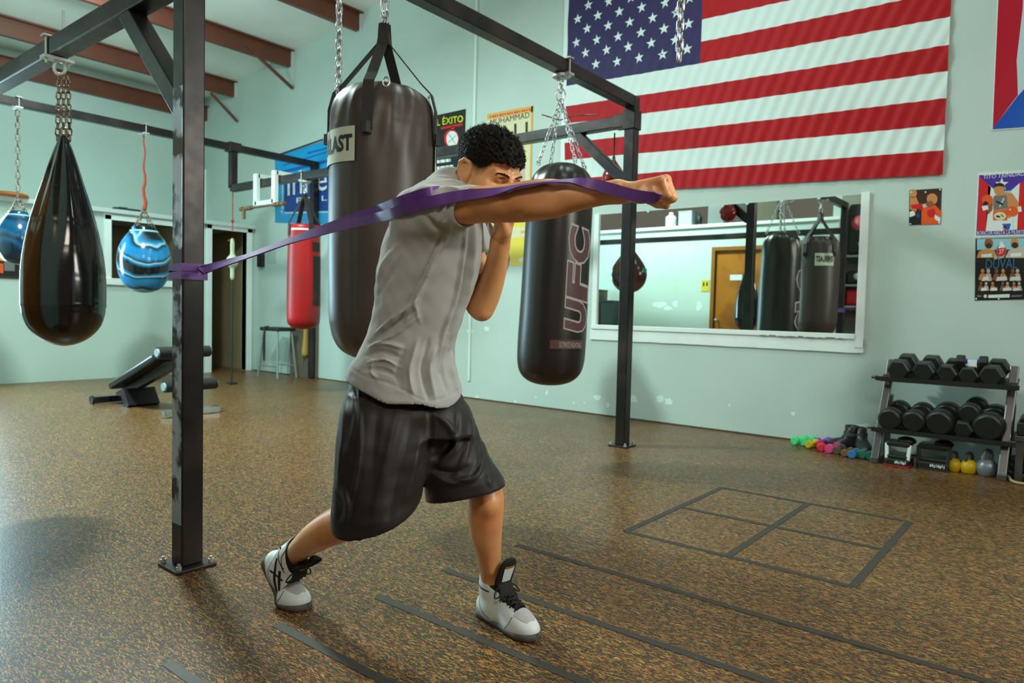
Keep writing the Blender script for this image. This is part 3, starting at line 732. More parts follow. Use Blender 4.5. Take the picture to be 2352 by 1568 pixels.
# ---- the big flag
flag = thing('flag', (-2.5, YW-0.03, 2.1), 'huge red and white striped flag with white stars, spread on the wall', 'flag')
yl = [447, 411, 367, 328, 284, 244, 198]; yr = [400, 344, 285, 224, 161, 101, 36]
zl = [on_y(1296, y, YW-0.03)[2] for y in yl]; zrr = [on_y(2166+(400-y)*0.06, y, YW-0.03)[2] for y in yr]
for k in range(7): zl.append(zl[6]+0.19*(k+1)); zrr.append(zrr[6]+0.19*(k+1))
fx0, fx1 = on_y(1297, 300, YW-0.03)[0], on_y(2165, 390, YW-0.03)[0]
cx1 = on_y(1610, 80, YW-0.03)[0]
def fz(v, u):  # v in stripes from the bottom, u along
    i = min(12, int(v)); t = v-i; a = zl[i]+(zl[i+1]-zl[i])*t; b = zrr[i]+(zrr[i+1]-zrr[i])*t
    return a+(b-a)*u-0.03*math.sin(math.pi*u)*(v/13)
def fy(x, z, u):
    k = 0.25+0.75*u
    s = (x-fx0)*0.75+(z-2.0)*0.55
    s2 = (x-fx0)*1.05-(z-2)*(0.25+0.2*u)
    return YW-0.022-0.0055*k*math.sin(2*math.pi*s2/0.105+1.5*math.sin(3*z))-0.003*math.sin(2*math.pi*s/0.19+2*math.sin(2.1*z+x))-0.003*math.sin(2*math.pi*(x*0.4+z)/0.5)
M_fred = mat('flag_red_nylon', 'ac0f17', rough=0.6, spec=0.25, bump=0.05, bscale=300); M_fwhite = mat('flag_white_nylon', 'd6e8e3', rough=0.6, spec=0.25, bump=0.05, bscale=300); M_fblue = mat('flag_blue_nylon', '322d57', rough=0.6, spec=0.25, bump=0.05, bscale=300)
NU, NV_ = 300, 5
us = [i/NU for i in range(NU+1)]; uc = (cx1-fx0)/(fx1-fx0)
def cloth(mb, u0, u1, v0, v1, nu, nv, m):
    vs = []
    for j in range(nv+1):
        for i in range(nu+1):
            u = u0+(u1-u0)*i/nu; v = v0+(v1-v0)*j/nv; z = fz(v, u)
            x = fx0+(fx1-fx0)*u-(0.012*(1-(v % 1))*0); vs.append((x, fy(x, z, u), z))
    mb.add(vs, [(j*(nu+1)+i, j*(nu+1)+i+1, (j+1)*(nu+1)+i+1, (j+1)*(nu+1)+i) for j in range(nv) for i in range(nu)], m, True)
mr, mw = MB(), MB()
for k in range(13):
    u0 = uc if k >= 6 else 0.0
    cloth(mr if k % 2 == 0 else mw, u0, 1, k, k+1, int(NU*(1-u0)), 6, None)
part('red_stripes', mr, M_fred, flag); part('white_stripes', mw, M_fwhite, flag)
mb = MB(); cloth(mb, 0, uc, 6, 13, 120, 36, None); cn = part('canton', mb, M_fblue, flag)
mb = MB()
for dx_, u in ((-0.035, 0), ):
    vs = []
    for j in range(40):
        v = 13*j/39; z = fz(v, 0); vs += [(fx0-0.05, YW-0.02, z), (fx0, fy(fx0, z, 0), z)]
    mb.add(vs, [(2*j, 2*j+1, 2*j+3, 2*j+2) for j in range(39)], None, True)
part('heading', mb, mat('canvas_heading', 'd9ebe6', rough=0.6), flag)
stars = [(264, 150), (425, 122), (598, 92), (778, 58), (966, 22), (340, 228), (507, 203), (680, 175), (865, 142), (1055, 98), (256, 340), (418, 318), (588, 292), (770, 258), (955, 228), (1152, 190), (328, 422), (497, 400), (670, 373), (853, 343), (1045, 315), (410, 512), (580, 492), (757, 463), (945, 435), (1140, 392), (350, 40), (515, 10), (690, -20), (1160, -15)]
mb = MB()
for sx, sy in stars:
    p = on_y(1250+sx/3.484, sy/3.484, YW-0.03); R = 0.052; pts = []
    for k in range(10):
        t = math.pi/2+k*math.pi/5+0.04; q = R if k % 2 == 0 else R*0.40
        x, z = p[0]+q*math.cos(t), p[2]+q*math.sin(t); pts.append((x, fy(x, z, (x-fx0)/(fx1-fx0))-0.0022, z))
    c = (p[0], fy(p[0], p[2], 0.2)-0.0035, p[2])
    mb.add([c]+pts, [(0, 1+k, 1+(k+1) % 10) for k in range(10)])
part('stars', mb, M_fwhite, cn)

# ---- mirror
gx0, gx1 = on_y(1376, 600, YW)[0], on_y(1973, 600, YW)[0]; gz0, gz1 = 0.885, 1.955
mir = thing('wall_mirror', ((gx0+gx1)/2, YW-0.01, 0.74), 'wide wall mirror with white boards at its sides and foot', 'mirror')
m = bpy.data.materials.new('mirror_glass'); m.use_nodes = True; b = m.node_tree.nodes['Principled BSDF']
b.inputs['Base Color'].default_value = (*lin('e4f2ea'), 1); b.inputs['Metallic'].default_value = 1.0; b.inputs['Roughness'].default_value = 0.012
part('glass', MB().box(*slab(gx0-0.01, gx1+0.01, YW-0.006, YW-0.001, gz0-0.01, gz1)), m, mir)
fw = 0.055
part('side_board', MB().box(*slab(gx0-fw, gx0, YW-0.024, YW-0.001, 0.885, gz1+0.005)), M_white, mir, bevel=0.003)
part('side_board', MB().box(*slab(gx1, gx1+0.06, YW-0.024, YW-0.001, 0.78, gz1+0.01)), M_white, mir, bevel=0.003)
part('sill_board', MB().box(*slab(gx0-fw, gx1, YW-0.034, YW-0.001, 0.845, 0.885)), M_white, mir, bevel=0.003)
mb = MB(); n = 26; r = random.Random(3); vs = []
for i in range(n+1):
    x = gx0-fw-0.015+(gx1+0.06-gx0+fw+0.015)*i/n; zz_ = 0.742+0.004*r.random()-0.004
    vs += [(x, YW-0.018, zz_), (x, YW-0.018, 0.846), (x, YW-0.001, zz_), (x, YW-0.001, 0.846)]
mb.add(vs, [f for i in range(n) for f in ((4*i, 4*i+4, 4*i+5, 4*i+1), (4*i+2, 4*i+3, 4*i+7, 4*i+6), (4*i, 4*i+2, 4*i+6, 4*i+4), (4*i+1, 4*i+5, 4*i+7, 4*i+3))]+[(0, 1, 3, 2), (4*n, 4*n+2, 4*n+3, 4*n+1)])
part('foot_board', mb, M_white, mir)
mb = MB()
for i in range(9):
    x = gx1-0.7+0.075*i; mb.box((x, YW-0.0347, 0.846+0.003*math.sin(i*2)), (0.05+0.02*math.sin(i*3), 0.002, 0.008))
part('glue_marks', mb, mat('dried_glue', '6a6440', rough=0.8), mir)
for px in (1490, 1717, 1882, 1797):
    p = on_y(px, 468-(px-1490)*0.06, YW); part('clip', MB().cyl((p[0], YW-0.011, gz1-0.003), (p[0], YW-0.002, gz1-0.003), 0.013, n=12), mat('clear_clip', 'c6dcd6', rough=0.2), mir)

# ---- posters
def poster(nm, label, cat='poster'): return Sheet(), nm, label, cat
def done(sh, nm, label, cat): return tag(part(nm, sh), label, cat)
# black glove poster behind the big bag
s = Sheet(); s.sheet([(930, 281), (1070, 250), (1066, 436), (932, 456)], K)
s.text('DEL ÉXITO', (982, 292), (1064, 280), (981.5, 272), YL); s.text('DEL ÉXITO', (983, 291.3), (1063, 279.3), (982.6, 273), YL, 3)
s.line((1013, 295), (1062, 285), 5, RD, 2); s.line((1040, 290), (1040, 300), 7, RD, 2)
s.oval(1037, 318, 17, 21, RD, 2); s.oval(1038.5, 319, 13.5, 18.5, WH, 3); s.line((1030, 307), (1046, 330), 1.2, GR, 4); s.line((1048, 310), (1030, 328), 1.2, GR, 4)
s.line((987, 321), (1009, 313), 5.5, WH, 2)
for y, n in ((372, 43), (387, 50), (403, 38)):
    x = 992
    while x < 992+n:
        w_ = 6+5*((x*7) % 5)/5; s.line((x, y+1-(x-992)*0.13), (min(x+w_, 992+n), y+1-(min(x+w_, 992+n)-992)*0.13), 7, WH, 2); x += w_+1.6
done(s, 'poster', 'black poster with yellow headline and a drawn hanging glove, above the boxer\'s head', 'poster')
# cream fight poster
s = Sheet(); s.sheet([(1119, 262), (1225, 242), (1215, 610), (1108, 606)], CRM)
for a, b_ in (((1119, 262), (1225, 242)),): s.poly([(1119, 262), (1225, 242), (1224, 257), (1119, 275)], GOLD, 1)
for k in range(17): s.line((1125+k*5.6, 268.5-k*1.04), (1125+k*5.6+(2.6, 4.2, 3.4)[k % 3], 268-k*1.04), 4.6, RD, 2)
s.text('MUHAMMAD', (1126, 288), (1216, 270), (1126, 275), K); s.text('ALI', (1142, 328), (1212, 316), (1142, 291), K)
s.line((1222, 244), (1214, 606), 4, GOLD, 1); s.poly([(1112, 470), (1217, 470), (1215, 610), (1108, 606)], MUS, 1)
s.poly([(1170, 522), (1214, 520), (1214, 545), (1170, 546)], CRM, 2); s.line((1196, 533), (1208, 532), 6, GOLD, 3); s.line((1192, 597), (1212, 596), 9, WH, 2)
s.line((1190, 350), (1190, 470), 30, PK, 2)
done(s, 'poster', 'cream and yellow vintage fight poster with heavy black lettering, behind the boxer\'s face', 'poster')
# small photo
s = Sheet(); s.sheet([(2089, 437), (2163, 432), (2160, 515), (2088, 517)], BR)
s.oval(2097, 444, 9, 10, SK, 2); s.poly([(2090, 452), (2104, 452), (2112, 470), (2102, 487), (2090, 480)], SK, 2); s.poly([(2092, 470), (2118, 467), (2126, 474), (2118, 481), (2094, 479)], RD, 3)
s.poly([(2089, 487), (2100, 482), (2102, 494), (2089, 499)], WH, 2); s.poly([(2089, 502), (2116, 486), (2120, 515), (2089, 517)], K, 1); s.poly([(2104, 492), (2112, 489), (2113, 498), (2106, 500)], NV, 2)
s.poly([(2117, 480), (2130, 466), (2150, 472), (2162, 486), (2159, 514), (2116, 516)], OR, 2); s.oval(2141, 457, 12.5, 13, SK, 3); s.oval(2136, 468, 9, 7, SK2, 4); s.poly([(2130, 483), (2146, 478), (2149, 497), (2133, 499)], RD, 4); s.oval(2139, 490, 9, 9, RD, 5); s.poly([(2146, 492), (2160, 500), (2159, 511), (2147, 503)], WH, 5)
s.poly([(2118, 470), (2128, 466), (2131, 474), (2121, 478)], PK, 4)
for x, y in ((2093, 441), (2159, 435), (2157, 512), (2091, 514), (2126, 441)): s.oval(x, y, 2, 2, WH, 6, 8)
done(s, 'photo_print', 'small photo of two boxers trading punches, right of the flag corner', 'photo')
# boxer poster with blue triangle
s = Sheet(); s.sheet([(2246, 397), (2420, 388), (2420, 540), (2238, 545)], WH)
s.poly([(2249, 402), (2420, 393), (2420, 536), (2242, 541)], PU, 1)
s.poly([(2250, 405), (2276, 430), (2264, 530), (2244, 531)], RD, 2); s.poly([(2270, 424), (2290, 440), (2290, 530), (2264, 530)], WH, 2); s.poly([(2323, 437), (2342, 420), (2336, 527), (2322, 528)], WH, 2); s.poly([(2342, 420), (2420, 395), (2420, 525), (2336, 527)], RD, 2); s.poly([(2290, 440), (2323, 437), (2322, 528), (2290, 530)], TEAL, 2)
def star2(s, cx, cy, r, m, lay): s.poly([(cx+(r if k % 2 == 0 else r*.4)*math.sin(k*math.pi/5), cy-(r if k % 2 == 0 else r*.4)*math.cos(k*math.pi/5)) for k in range(10)], m, lay)
star2(s, 2301, 423, 16, WH, 3)
s.text('TITO TRINIDAD', (2258, 411), (2353, 403), (2258.5, 402), WH, 4)
s.poly([(2283, 450), (2302, 442), (2325, 444), (2338, 462), (2342, 480), (2332, 485), (2322, 470), (2320, 500), (2284, 500), (2280, 470)], SK, 4)
s.oval(2295, 435, 12, 15, SK, 5); s.poly([(2283, 431), (2285, 423), (2296, 419), (2306, 423), (2308, 434), (2304, 428), (2292, 427)], K, 6)
s.poly([(2282, 450), (2312, 448), (2315, 478), (2283, 482)], GR, 5); s.line((2288, 462), (2304, 470), 4, K, 6); s.line((2306, 455), (2296, 475), 3, CRM, 6)
s.oval(2268, 459, 13, 12, OR, 6); s.poly([(2263, 470), (2280, 462), (2279, 482), (2270, 492)], SK2, 5); s.oval(2264, 467, 6, 5, K, 7); s.poly([(2255, 474), (2268, 470), (2271, 480), (2258, 484)], WH, 7)
s.oval(2325, 485, 13.5, 12, OR, 7); s.oval(2320, 481, 2, 2, WH, 8); s.poly([(2337, 475), (2345, 473), (2347, 486), (2339, 487)], WH, 7)
s.poly([(2281, 485), (2312, 481), (2314, 506), (2281, 506)], OR, 6); s.oval(2297, 496, 14, 9.5, CRM, 7); s.line((2288, 496), (2297, 498), 4, K, 8); s.line((2299, 492), (2305, 498), 3, GR, 8)
s.poly([(2274, 504), (2326, 500), (2328, 528), (2270, 531)], WH, 5); s.poly([(2301, 514), (2322, 513), (2318, 527), (2312, 528)], BL, 8); s.poly([(2303, 520), (2309, 518), (2312, 528), (2305, 529)], OR, 8)
s.text('BORICUA HASTA LA MUERTE', (2244, 540), (2354, 537), (2244, 531), WH, 4)
for x, y in ((2242, 511), ): s.oval(x, y, 1.2, 1.2, WH, 4, 6)
done(s, 'poster', 'red and violet poster of a boxer in orange gloves below a star', 'poster')
# fight card
s = Sheet(); s.sheet([(2241, 548), (2420, 543), (2420, 686), (2239, 690)], K)
s.poly([(2244, 549), (2420, 545), (2420, 572), (2244, 574)], TEAL, 1)
s.poly([(2243, 592), (2248, 578), (2263, 571), (2283, 573), (2292, 592)], SK, 2); s.oval(2271, 559, 10, 12, SK2, 3); s.oval(2271, 564, 7, 6, BR, 4); s.poly([(2254, 584), (2278, 582), (2278, 590), (2254, 591)], WH, 4)
s.poly([(2310, 592), (2316, 576), (2335, 568), (2420, 572), (2420, 592)], PK, 2); s.oval(2330, 558, 9, 12, SK, 3); s.oval(2331, 563, 8, 7, BR, 4); s.poly([(2321, 582), (2346, 580), (2346, 588), (2321, 590)], WH, 4)
s.oval(2300, 576, 12, 16, GR, 2); s.oval(2300, 577, 10, 12, RD, 3); s.poly([(2292, 570), (2300, 552), (2310, 568)], WH, 4); s.text('27', (2294, 583), (2305, 581), (2295, 573), WH, 5)
s.text('Brawl in', (2284, 596), (2316, 591), (2284, 588), WH, 6); s.text('DUVAL', (2264, 618), (2336, 616), (2265, 595), DB, 5)
for i, x in enumerate((2257, 2270, 2289, 2304, 2326, 2337)):
    mm = (SK, PK, SK2, SK, SK2, PK)[i]; s.oval(x, 622, 4, 5, mm, 6); s.poly([(x-10, 641), (x-5, 628), (x+5, 628), (x+9, 644), (x, 646)], mm, 5)
for x0, x1 in ((2258, 2270), (2290, 2312), (2321, 2342)): s.poly([(x0, 636), (x1, 634), (x1+2, 643), (x0-2, 645)], WH, 7)
for i, x in enumerate((2253, 2265, 2280, 2303, 2314, 2329, 2341)):
    mm = (SK2, PK, SK, SK2, PK, SK, PK)[i]; s.oval(x, 651, 3.2, 4, mm, 6); s.poly([(x-7, 667), (x-4, 656), (x+4, 656), (x+7, 667)], mm, 5)
for x0, x1 in ((2254, 2266), (2276, 2290), (2304, 2322), (2328, 2342)): s.poly([(x0, 661), (x1, 660), (x1+1, 667), (x0-1, 668)], WH, 7)
s.poly([(2270, 677), (2319, 675), (2319, 683), (2270, 684)], WH, 5); s.oval(2263, 680, 4, 4, CRM, 5); s.line((2244, 680), (2254, 680), 4, GR, 5); s.line((2323, 680), (2348, 679), 4, GR, 5)
for x, y in ((2249, 546), (2242, 686), (2294, 686)): s.oval(x, y, 2, 2, WH, 8, 8)
done(s, 'poster', 'dark fight card poster with rows of fighters, below the orange-gloved boxer poster', 'poster')
# glossy red, white and blue banner top right
s = Sheet(); s.sheet([(2297, -160), (2420, -180), (2420, 290), (2277, 300)], WH, 0.005); s.base = 0.0065
MR_ = mat('gloss_red_banner', 'b4142c', rough=0.22, spec=0.6); MW_ = mat('gloss_white_banner', 'bcd6dc', rough=0.22, spec=0.6); MB_ = mat('gloss_blue_banner', '0d52b4', rough=0.22, spec=0.6)
s.poly([(2300, -155), (2356, -160), (2349, 20), (2335, 140), (2338, 218), (2324, 236), (2280, 296)], MR_, 1); s.poly([(2356, -160), (2420, -170), (2420, 130), (2340, 214), (2335, 140), (2349, 20)], MW_, 1); s.poly([(2279, 297), (2312, 254), (2338, 220), (2420, 130), (2420, 287)], MB_, 2)
done(s, 'banner', 'glossy red, white and blue banner at the upper right edge', 'banner')
# blue banner behind the rear frame
s = Sheet(); s.sheet([(632, 359), (850, 290), (850, 520), (632, 511)], C('banner_sky', '2f8fc4'))
s.poly([(634, 362), (850, 294), (850, 400), (634, 420)], CY, 1); s.line((650, 395), (850, 345), 7, BL, 2); s.line((706, 352), (850, 313), 4, BL, 2); s.line((650, 380), (850, 318), 3, BL, 2)
s.poly([(653, 414), (850, 385), (850, 487), (653, 488)], NV, 2); s.line((649, 420), (649, 480), 4, TEAL, 3); s.line((650, 489), (850, 484), 4, TEAL, 3); s.line((646, 484), (652, 492), 4, TEAL, 3)
s.text('inner', (660, 450), (775, 432), (660, 398), WH, 4); s.text('P O L L', (681, 466), (775, 458), (681, 454), WH, 4)
s.line((632, 358), (742, 320), 3.5, BR, 5)
done(s, 'banner', 'blue banner with rounded white lettering behind the slim red bag', 'banner')
# switch box, paper and phone near the doorway
p = on_y(603, 598, YW); tag(part('wall_phone', MB().box((p[0], YW-0.03, p[2]), (0.13, 0.055, 0.20)).box((p[0], YW-0.065, p[2]+0.02), (0.06, 0.02, 0.16)), mat('black_plastic', '1b1d1c', rough=0.4), bevel=0.008), 'black wall phone beside the doorway', 'phone')
s = Sheet(); s.sheet([(614, 566), (634, 563), (634, 604), (614, 605)], C('paper', 'a9bcb4')); done(s, 'notice_sheet', 'pale notice sheet pinned between the doorway and the red bag', 'paper')

# ================================================================== on the partition
def xp(x, y, dx=0.0): return on_x(x, y, XP+dx)
a, b2 = xp(-30, 545), xp(44, 640)
pf = thing('picture_frame', (XP+0.01, (a[1]+b2[1])/2, b2[2]), 'dark framed picture on the partition at the far left', 'picture')
part('frame', MB().box(((XP+0.012), (a[1]+b2[1])/2, (a[2]+b2[2])/2), (0.022, b2[1]-a[1], a[2]-b2[2])), mat('dark_frame', '2a2320', rough=0.4), pf, bevel=0.004)
mb = MB()
def bx(y0, y1, z0, z1, m, d): mb.box((XP+0.024+d, (xp(y0, 600)[1]+xp(y1, 600)[1])/2, (xp(20, z0)[2]+xp(20, z1)[2])/2), (0.002, abs(xp(y1, 600)[1]-xp(y0, 600)[1]), abs(xp(20, z1)[2]-xp(20, z0)[2])), m)
bx(-24, 40, 551, 633, K, 0); bx(-10, 12, 575, 600, GOLD, .001); bx(8, 32, 588, 622, GR, .001); bx(-20, 6, 606, 628, OR, .001); bx(-20, 4, 552, 572, GR, .001)
part('print', mb, None, pf)
p = xp(22, 459); tag(part('frisbee', MB().lathe([(0.19, 0), (0.20, 0.012), (0.19, 0.035), (0.14, 0.05), (0.01, 0.055)], (XP-0.02, p[1], PT+0.0551), 32), mat('orange_plastic', 'c06a18', rough=0.4)), 'orange disc lying on the white ledge of the partition', 'disc')
p = xp(293, 484); tag(part('tool_tray', MB().box((XP-0.03, p[1], PT+0.0551+0.016), (0.1, 0.32, 0.03)).box((XP-0.03, p[1]-0.05, PT+0.0551+0.036), (0.06, 0.1, 0.012)), mat('dark_grey_tray', '3a3b3c', rough=0.5), bevel=0.004), 'dark flat tray on the white ledge above the interior window', 'tray')

# ================================================================== stool, bench
sx, sy = -8.72, 5.60
SZ = 0.67
st = thing('stool', (sx, sy, 0), 'grey tube-legged stool with a dark seat against the wall by the red bag', 'stool')
part('seat', MB().box((sx, sy, SZ), (0.44, 0.30, 0.05)), mat('dark_seat', '23211d', rough=0.5), st, bevel=0.015)
M_tube = mat('grey_tube', '9aa9a6', rough=0.35, metal=0.6)
for ax in (-1, 1):
    for ay in (-1, 1):
        part('leg', MB().tube([(sx+ax*.17, sy+ay*.11, SZ-0.025), (sx+ax*.24, sy+ay*.15, 0.0)], 0.014, 8), M_tube, st)
for q in (-.14, .14): part('stretcher', MB().tube([(sx-.22, sy+q, 0.16), (sx+.22, sy+q, 0.16)], 0.009, 6), M_tube, st)
tag(part('jump_rope', MB().tube([(sx-0.06, sy-0.165, SZ-0.02), (sx-0.06, sy-0.175, SZ-0.12), (sx-0.06, sy-0.172, SZ-0.30), (sx-0.06, sy-0.17, SZ-0.44)], [0.014, 0.02, 0.018, 0.012], 8).tube([(sx-0.06, sy-0.165, SZ-0.03), (sx-0.06, sy-0.165, SZ+0.028), (sx-0.06, sy-0.1, SZ+0.032)], 0.012, 6), M_web), 'black rope hanging down from the dark stool seat', 'rope')
bp_ = on_y(680, 790, 5.70)
tag(part('wooden_bat', MB().lathe(smooth_prof([(0.002, 0), (0.05, 0.015), (0.055, 0.06), (0.045, 0.2), (0.036, 0.4), (0.034, 0.5), (0.004, 0.505)], 20), (bp_[0]+0.02, 5.84, 0.29), 16, axis=(0, 0.02, 1)).cyl((bp_[0]+.02, 5.84, 0.5), (bp_[0]+.02, 5.845, 0.47), 0.04), mat('yellow_wood', 'b48f3a', rough=0.45)), 'yellow bat-shaped club hung behind the red bag', 'club')
bb = on_y(690, 810, YW)
tag(part('leaning_board', MB().box((bb[0]+0.12, YW-0.03, 0.42), (0.62, 0.025, 0.84)), mat('brown_board', '6d6350', rough=0.6, var=0.1)), 'brown board standing against the wall behind the red bag', 'board')

# decline bench lying beyond the near post
A = on_z(275, 922); B = np.array([-6.05, 3.10, 0]); ax_ = Vector((B-A)); ax_.z = 0; LB = ax_.length; ax_.normalize(); sd_ = Vector((-ax_.y, ax_.x, 0)); A = Vector(A)
bn = thing('sit_up_bench', tuple(A+ax_*LB*0.5), 'black padded sit-up bench with foam rollers, on the floor beyond the near post', 'bench')
M_pad = mat('bench_vinyl', '17191a', rough=0.28, spec=0.5); M_foam = mat('foam_roller', '1b1c1a', rough=0.7)
mb = MB(); q0 = A+ax_*0.08+Vector((0, 0, 0.17)); q1 = A+ax_*0.92+Vector((0, 0, 0.50)); mb.bar(q0, q1, 0.30, 0.07); part('pad', mb, M_pad, bn, bevel=0.02, seg=3)
mb = MB(); mb.bar(A+Vector((0, 0, 0.06)), A+ax_*1.25+Vector((0, 0, 0.52)), 0.07, 0.07); part('spine', mb, M_steel, bn)
mb = MB(); mb.bar(A-sd_*0.26+ax_*0.02+Vector((0, 0, .04)), A+sd_*0.26+ax_*0.02+Vector((0, 0, .04)), 0.06, 0.06); mb.cyl(A-sd_*0.28+ax_*.02+Vector((0, 0, .042)), A-sd_*0.26+ax_*.02+Vector((0, 0, .042)), .042); part('rear_foot', mb, M_steel, bn)
mb = MB(); mb.bar(A+ax_*0.35+Vector((0, 0, 0.15)), A+ax_*0.45+Vector((0, 0, 0.0)), 0.3, 0.08); part('centre_foot', mb, M_steel, bn)
F0 = A+ax_*1.2
part('front_leg', MB().bar(F0+Vector((0, 0, 0.55)), F0+ax_*0.1+Vector((0, 0, 0.03)), 0.06, 0.06), M_steel, bn)
part('front_foot', MB().bar(F0+ax_*0.1-sd_*0.26+Vector((0, 0, .035)), F0+ax_*0.1+sd_*0.26+Vector((0, 0, .035)), 0.055, 0.055), mat('chrome_tube', 'b9c6cc', rough=0.2, metal=1), bn)
for h, dx2 in ((0.56, -0.03), (0.27, 0.08)):
    for sg in (-1, 1):
        c = F0+ax_*dx2+Vector((0, 0, h)); ro = part('roller', MB().cyl(c+sd_*sg*0.05, c+sd_*sg*0.24, 0.052, n=20), M_foam, bn, bevel=0.008)
        part('roller_cap', MB().cyl(c+sd_*sg*0.24, c+sd_*sg*0.252, 0.036, n=16), mat('pale_cap', 'a9ccd4', rough=0.4), ro)

# ================================================================== tape on the floor
M_tape = mat('black_floor_tape', '37332a', rough=0.55, var=0.1, vscale=20)
tx = [-1.4427*0+v for v in ()]
def tz(px, py): return on_z(px, py)[:2]
g00, g10, g11, g01 = tz(1437, 1222), tz(1962, 1346), tz(2088, 1197), tz(1655, 1120)
mb = MB(); w_ = 0.032
X0_, X1_ = (g00[0]+g01[0])/2, (g10[0]+g11[0])/2; Y0_, Y1_ = (g00[1]+g10[1])/2, (g01[1]+g11[1])/2
def strip(mb, x0, y0, x1, y1, w=w_, z=0.0012): mb.bar((x0, y0, z/2+0.0002), (x1, y1, z/2+0.0002), w, z)
for y in (Y0_, (Y0_+Y1_)/2, Y1_): strip(mb, X0_, y, X1_, y)
for x in (X0_, (X0_+X1_)/2, X1_): strip(mb, x, Y0_, x, Y1_, z=0.0016)
tag(part('tape_grid', mb, M_tape), 'four-square grid of dark tape on the speckled floor, right of the boxer', 'tape')
for a, b3, lab in (((1190, 1250), (2000, 1490), 'dark tape line just in front of the taped grid'), ((1030, 1303), (1800, 1590), 'dark tape line running past the front shoe'), ((868, 1370), (1420, 1600), 'dark tape line passing between the two shoes'), ((640, 1432), (960, 1610), 'dark tape line below the rear shoe'), ((385, 1522), (520, 1622), 'short tape strip at the bottom left, in front of the near post')):
    p, q = tz(*a), tz(*b3); mb = MB(); y = (p[1]+q[1])/2 if a[0] != 385 else p[1]; strip(mb, p[0], y, q[0]+(0.6 if a[0] != 385 else 0), y); tag(part('tape_line', mb, M_tape), lab, 'tape')
# ================================================================== dumbbell rack
M_rack = mat('rack_grey_steel', '6a6b6a', rough=0.35, metal=0.7); M_rub = mat('black_rubber', '1c211f', rough=0.42, spec=0.5, var=0.12, vscale=20)
M_hand = mat('knurled_steel', '9a9d9c', rough=0.35, metal=1.0)
RYF, RYB = 5.40, 5.66
la, lb_ = on_z(2008, 1062), on_y(2049, 826, 5.66); ra, rb_ = on_z(2300, 1103), on_y(2331, 842, 5.66)
rack = thing('dumbbell_rack', ((la[0]+ra[0])/2, 5.5, 0), 'two-shelf grey steel dumbbell rack by the wall at right', 'rack')
for a, b in ((la, lb_), (ra, rb_)):
    up = part('upright', MB().bar((a[0], a[1], 0.0), b, 0.05, 0.045), M_rack, rack, bevel=0.006)
    part('foot', MB().bar((a[0], a[1]-0.02, 0.02), (a[0], a[1]+0.40, 0.02), 0.05, 0.04), M_rack, rack, bevel=0.005)
    part('back_leg', MB().bar((a[0], a[1]+0.38, 0.02), (b[0], b[1]-0.01, b[2]-0.25), 0.04, 0.035), M_rack, rack)
xl, xr = la[0], ra[0]
def shelf(zf, yf, yb):
    mb = MB(); t = 0.012
    mb.add([(xl, yf, zf), (xr+0.05, yf, zf), (xr+0.05, yb, zf+0.05), (xl, yb, zf+0.05), (xl, yf, zf-t), (xr+0.05, yf, zf-t), (xr+0.05, yb, zf+0.05-t), (xl, yb, zf+0.05-t)], [(0, 1, 2, 3), (4, 7, 6, 5), (0, 4, 5, 1), (1, 5, 6, 2), (2, 6, 7, 3), (3, 7, 4, 0)])
    mb.box(((xl+xr)/2+0.02, yf-0.004, zf+0.006), (xr-xl+0.09, 0.008, 0.030)); return part('shelf', mb, mat('rack_black_shelf', '1d1e1d', rough=0.4), rack)
Z1 = on_y(2180, 874, 5.47)[2]-0.022; Z2 = on_y(2170, 998, 5.41)[2]-0.020
shelf(Z1, 5.46, 5.72); shelf(Z2, 5.40, 5.72)
for x_, z_, y_ in ((xl, Z1, 5.46), (xr, Z1, 5.46), (xl, Z2, 5.40), (xr, Z2, 5.40)):
    s_ = -1 if x_ == xl else 1
    part('bolt', MB().cyl((x_+s_*0.02, y_+.05, z_+0.01), (x_+s_*0.06, y_+.05, z_+0.01), 0.012, n=8), M_rack, rack)
def prism_head(mb, c, ax, r, L, n, m=None, ph=0.0, taper=0.82):
    c = Vector(c); x, y, d = frame(ax)
    if abs(Vector(ax).normalized().z) < 0.5: x = Vector((0, 0, 1)).cross(d).normalized(); y = d.cross(x)
    P = lambda h, q: [c+d*h+(x*math.cos(t)+y*math.sin(t))*q for t in (2*math.pi*(k+ph)/n for k in range(n))]
    mb.ring([P(-L/2, r*taper), P(-L/2+L*0.12, r), P(L/2-L*0.12, r), P(L/2, r*taper)], m, n > 10, True)
def dumbbell(name, c, ax, r, L, kind, mh, mhan, label, group, gap=None):
    """c centre of the front head, ax direction to the rear head"""
    ax = Vector(ax).normalized(); c = Vector(c); hl = r*1.05; n = 6 if kind == 'hex' else 28
    t = thing(name, (c.x+ax.x*L/2, c.y+ax.y*L/2, c.z-r), label, 'dumbbell', group)
    mb = MB(); prism_head(mb, c, ax, r, hl, n, ph=0.0); part('head', mb, mh, t, bevel=r*0.05 if n == 6 else 0)
    mb = MB(); prism_head(mb, c+ax*L, ax, r, hl, n, ph=0.0); part('head', mb, mh, t, bevel=r*0.05 if n == 6 else 0)
    part('handle', MB().cyl(c+ax*hl*0.4, c+ax*(L-hl*0.4), min(0.017, r*0.45), n=14), mhan, t)
    return t
def seat(px, py, rpx, y, zf, kind, label, group, slope=0.19):
    p = on_y(px, py, y); dpt = (p-EYE)@CF; r = rpx*dpt/FPX; hh = r*(math.sin(math.pi/3) if kind == 'hex' else 1)
    z = zf+hh+0.012
    return dumbbell('dumbbell', (p[0], y, z), (0.10, 1, slope), r, 0.19, kind, M_rub, M_hand, label, group)
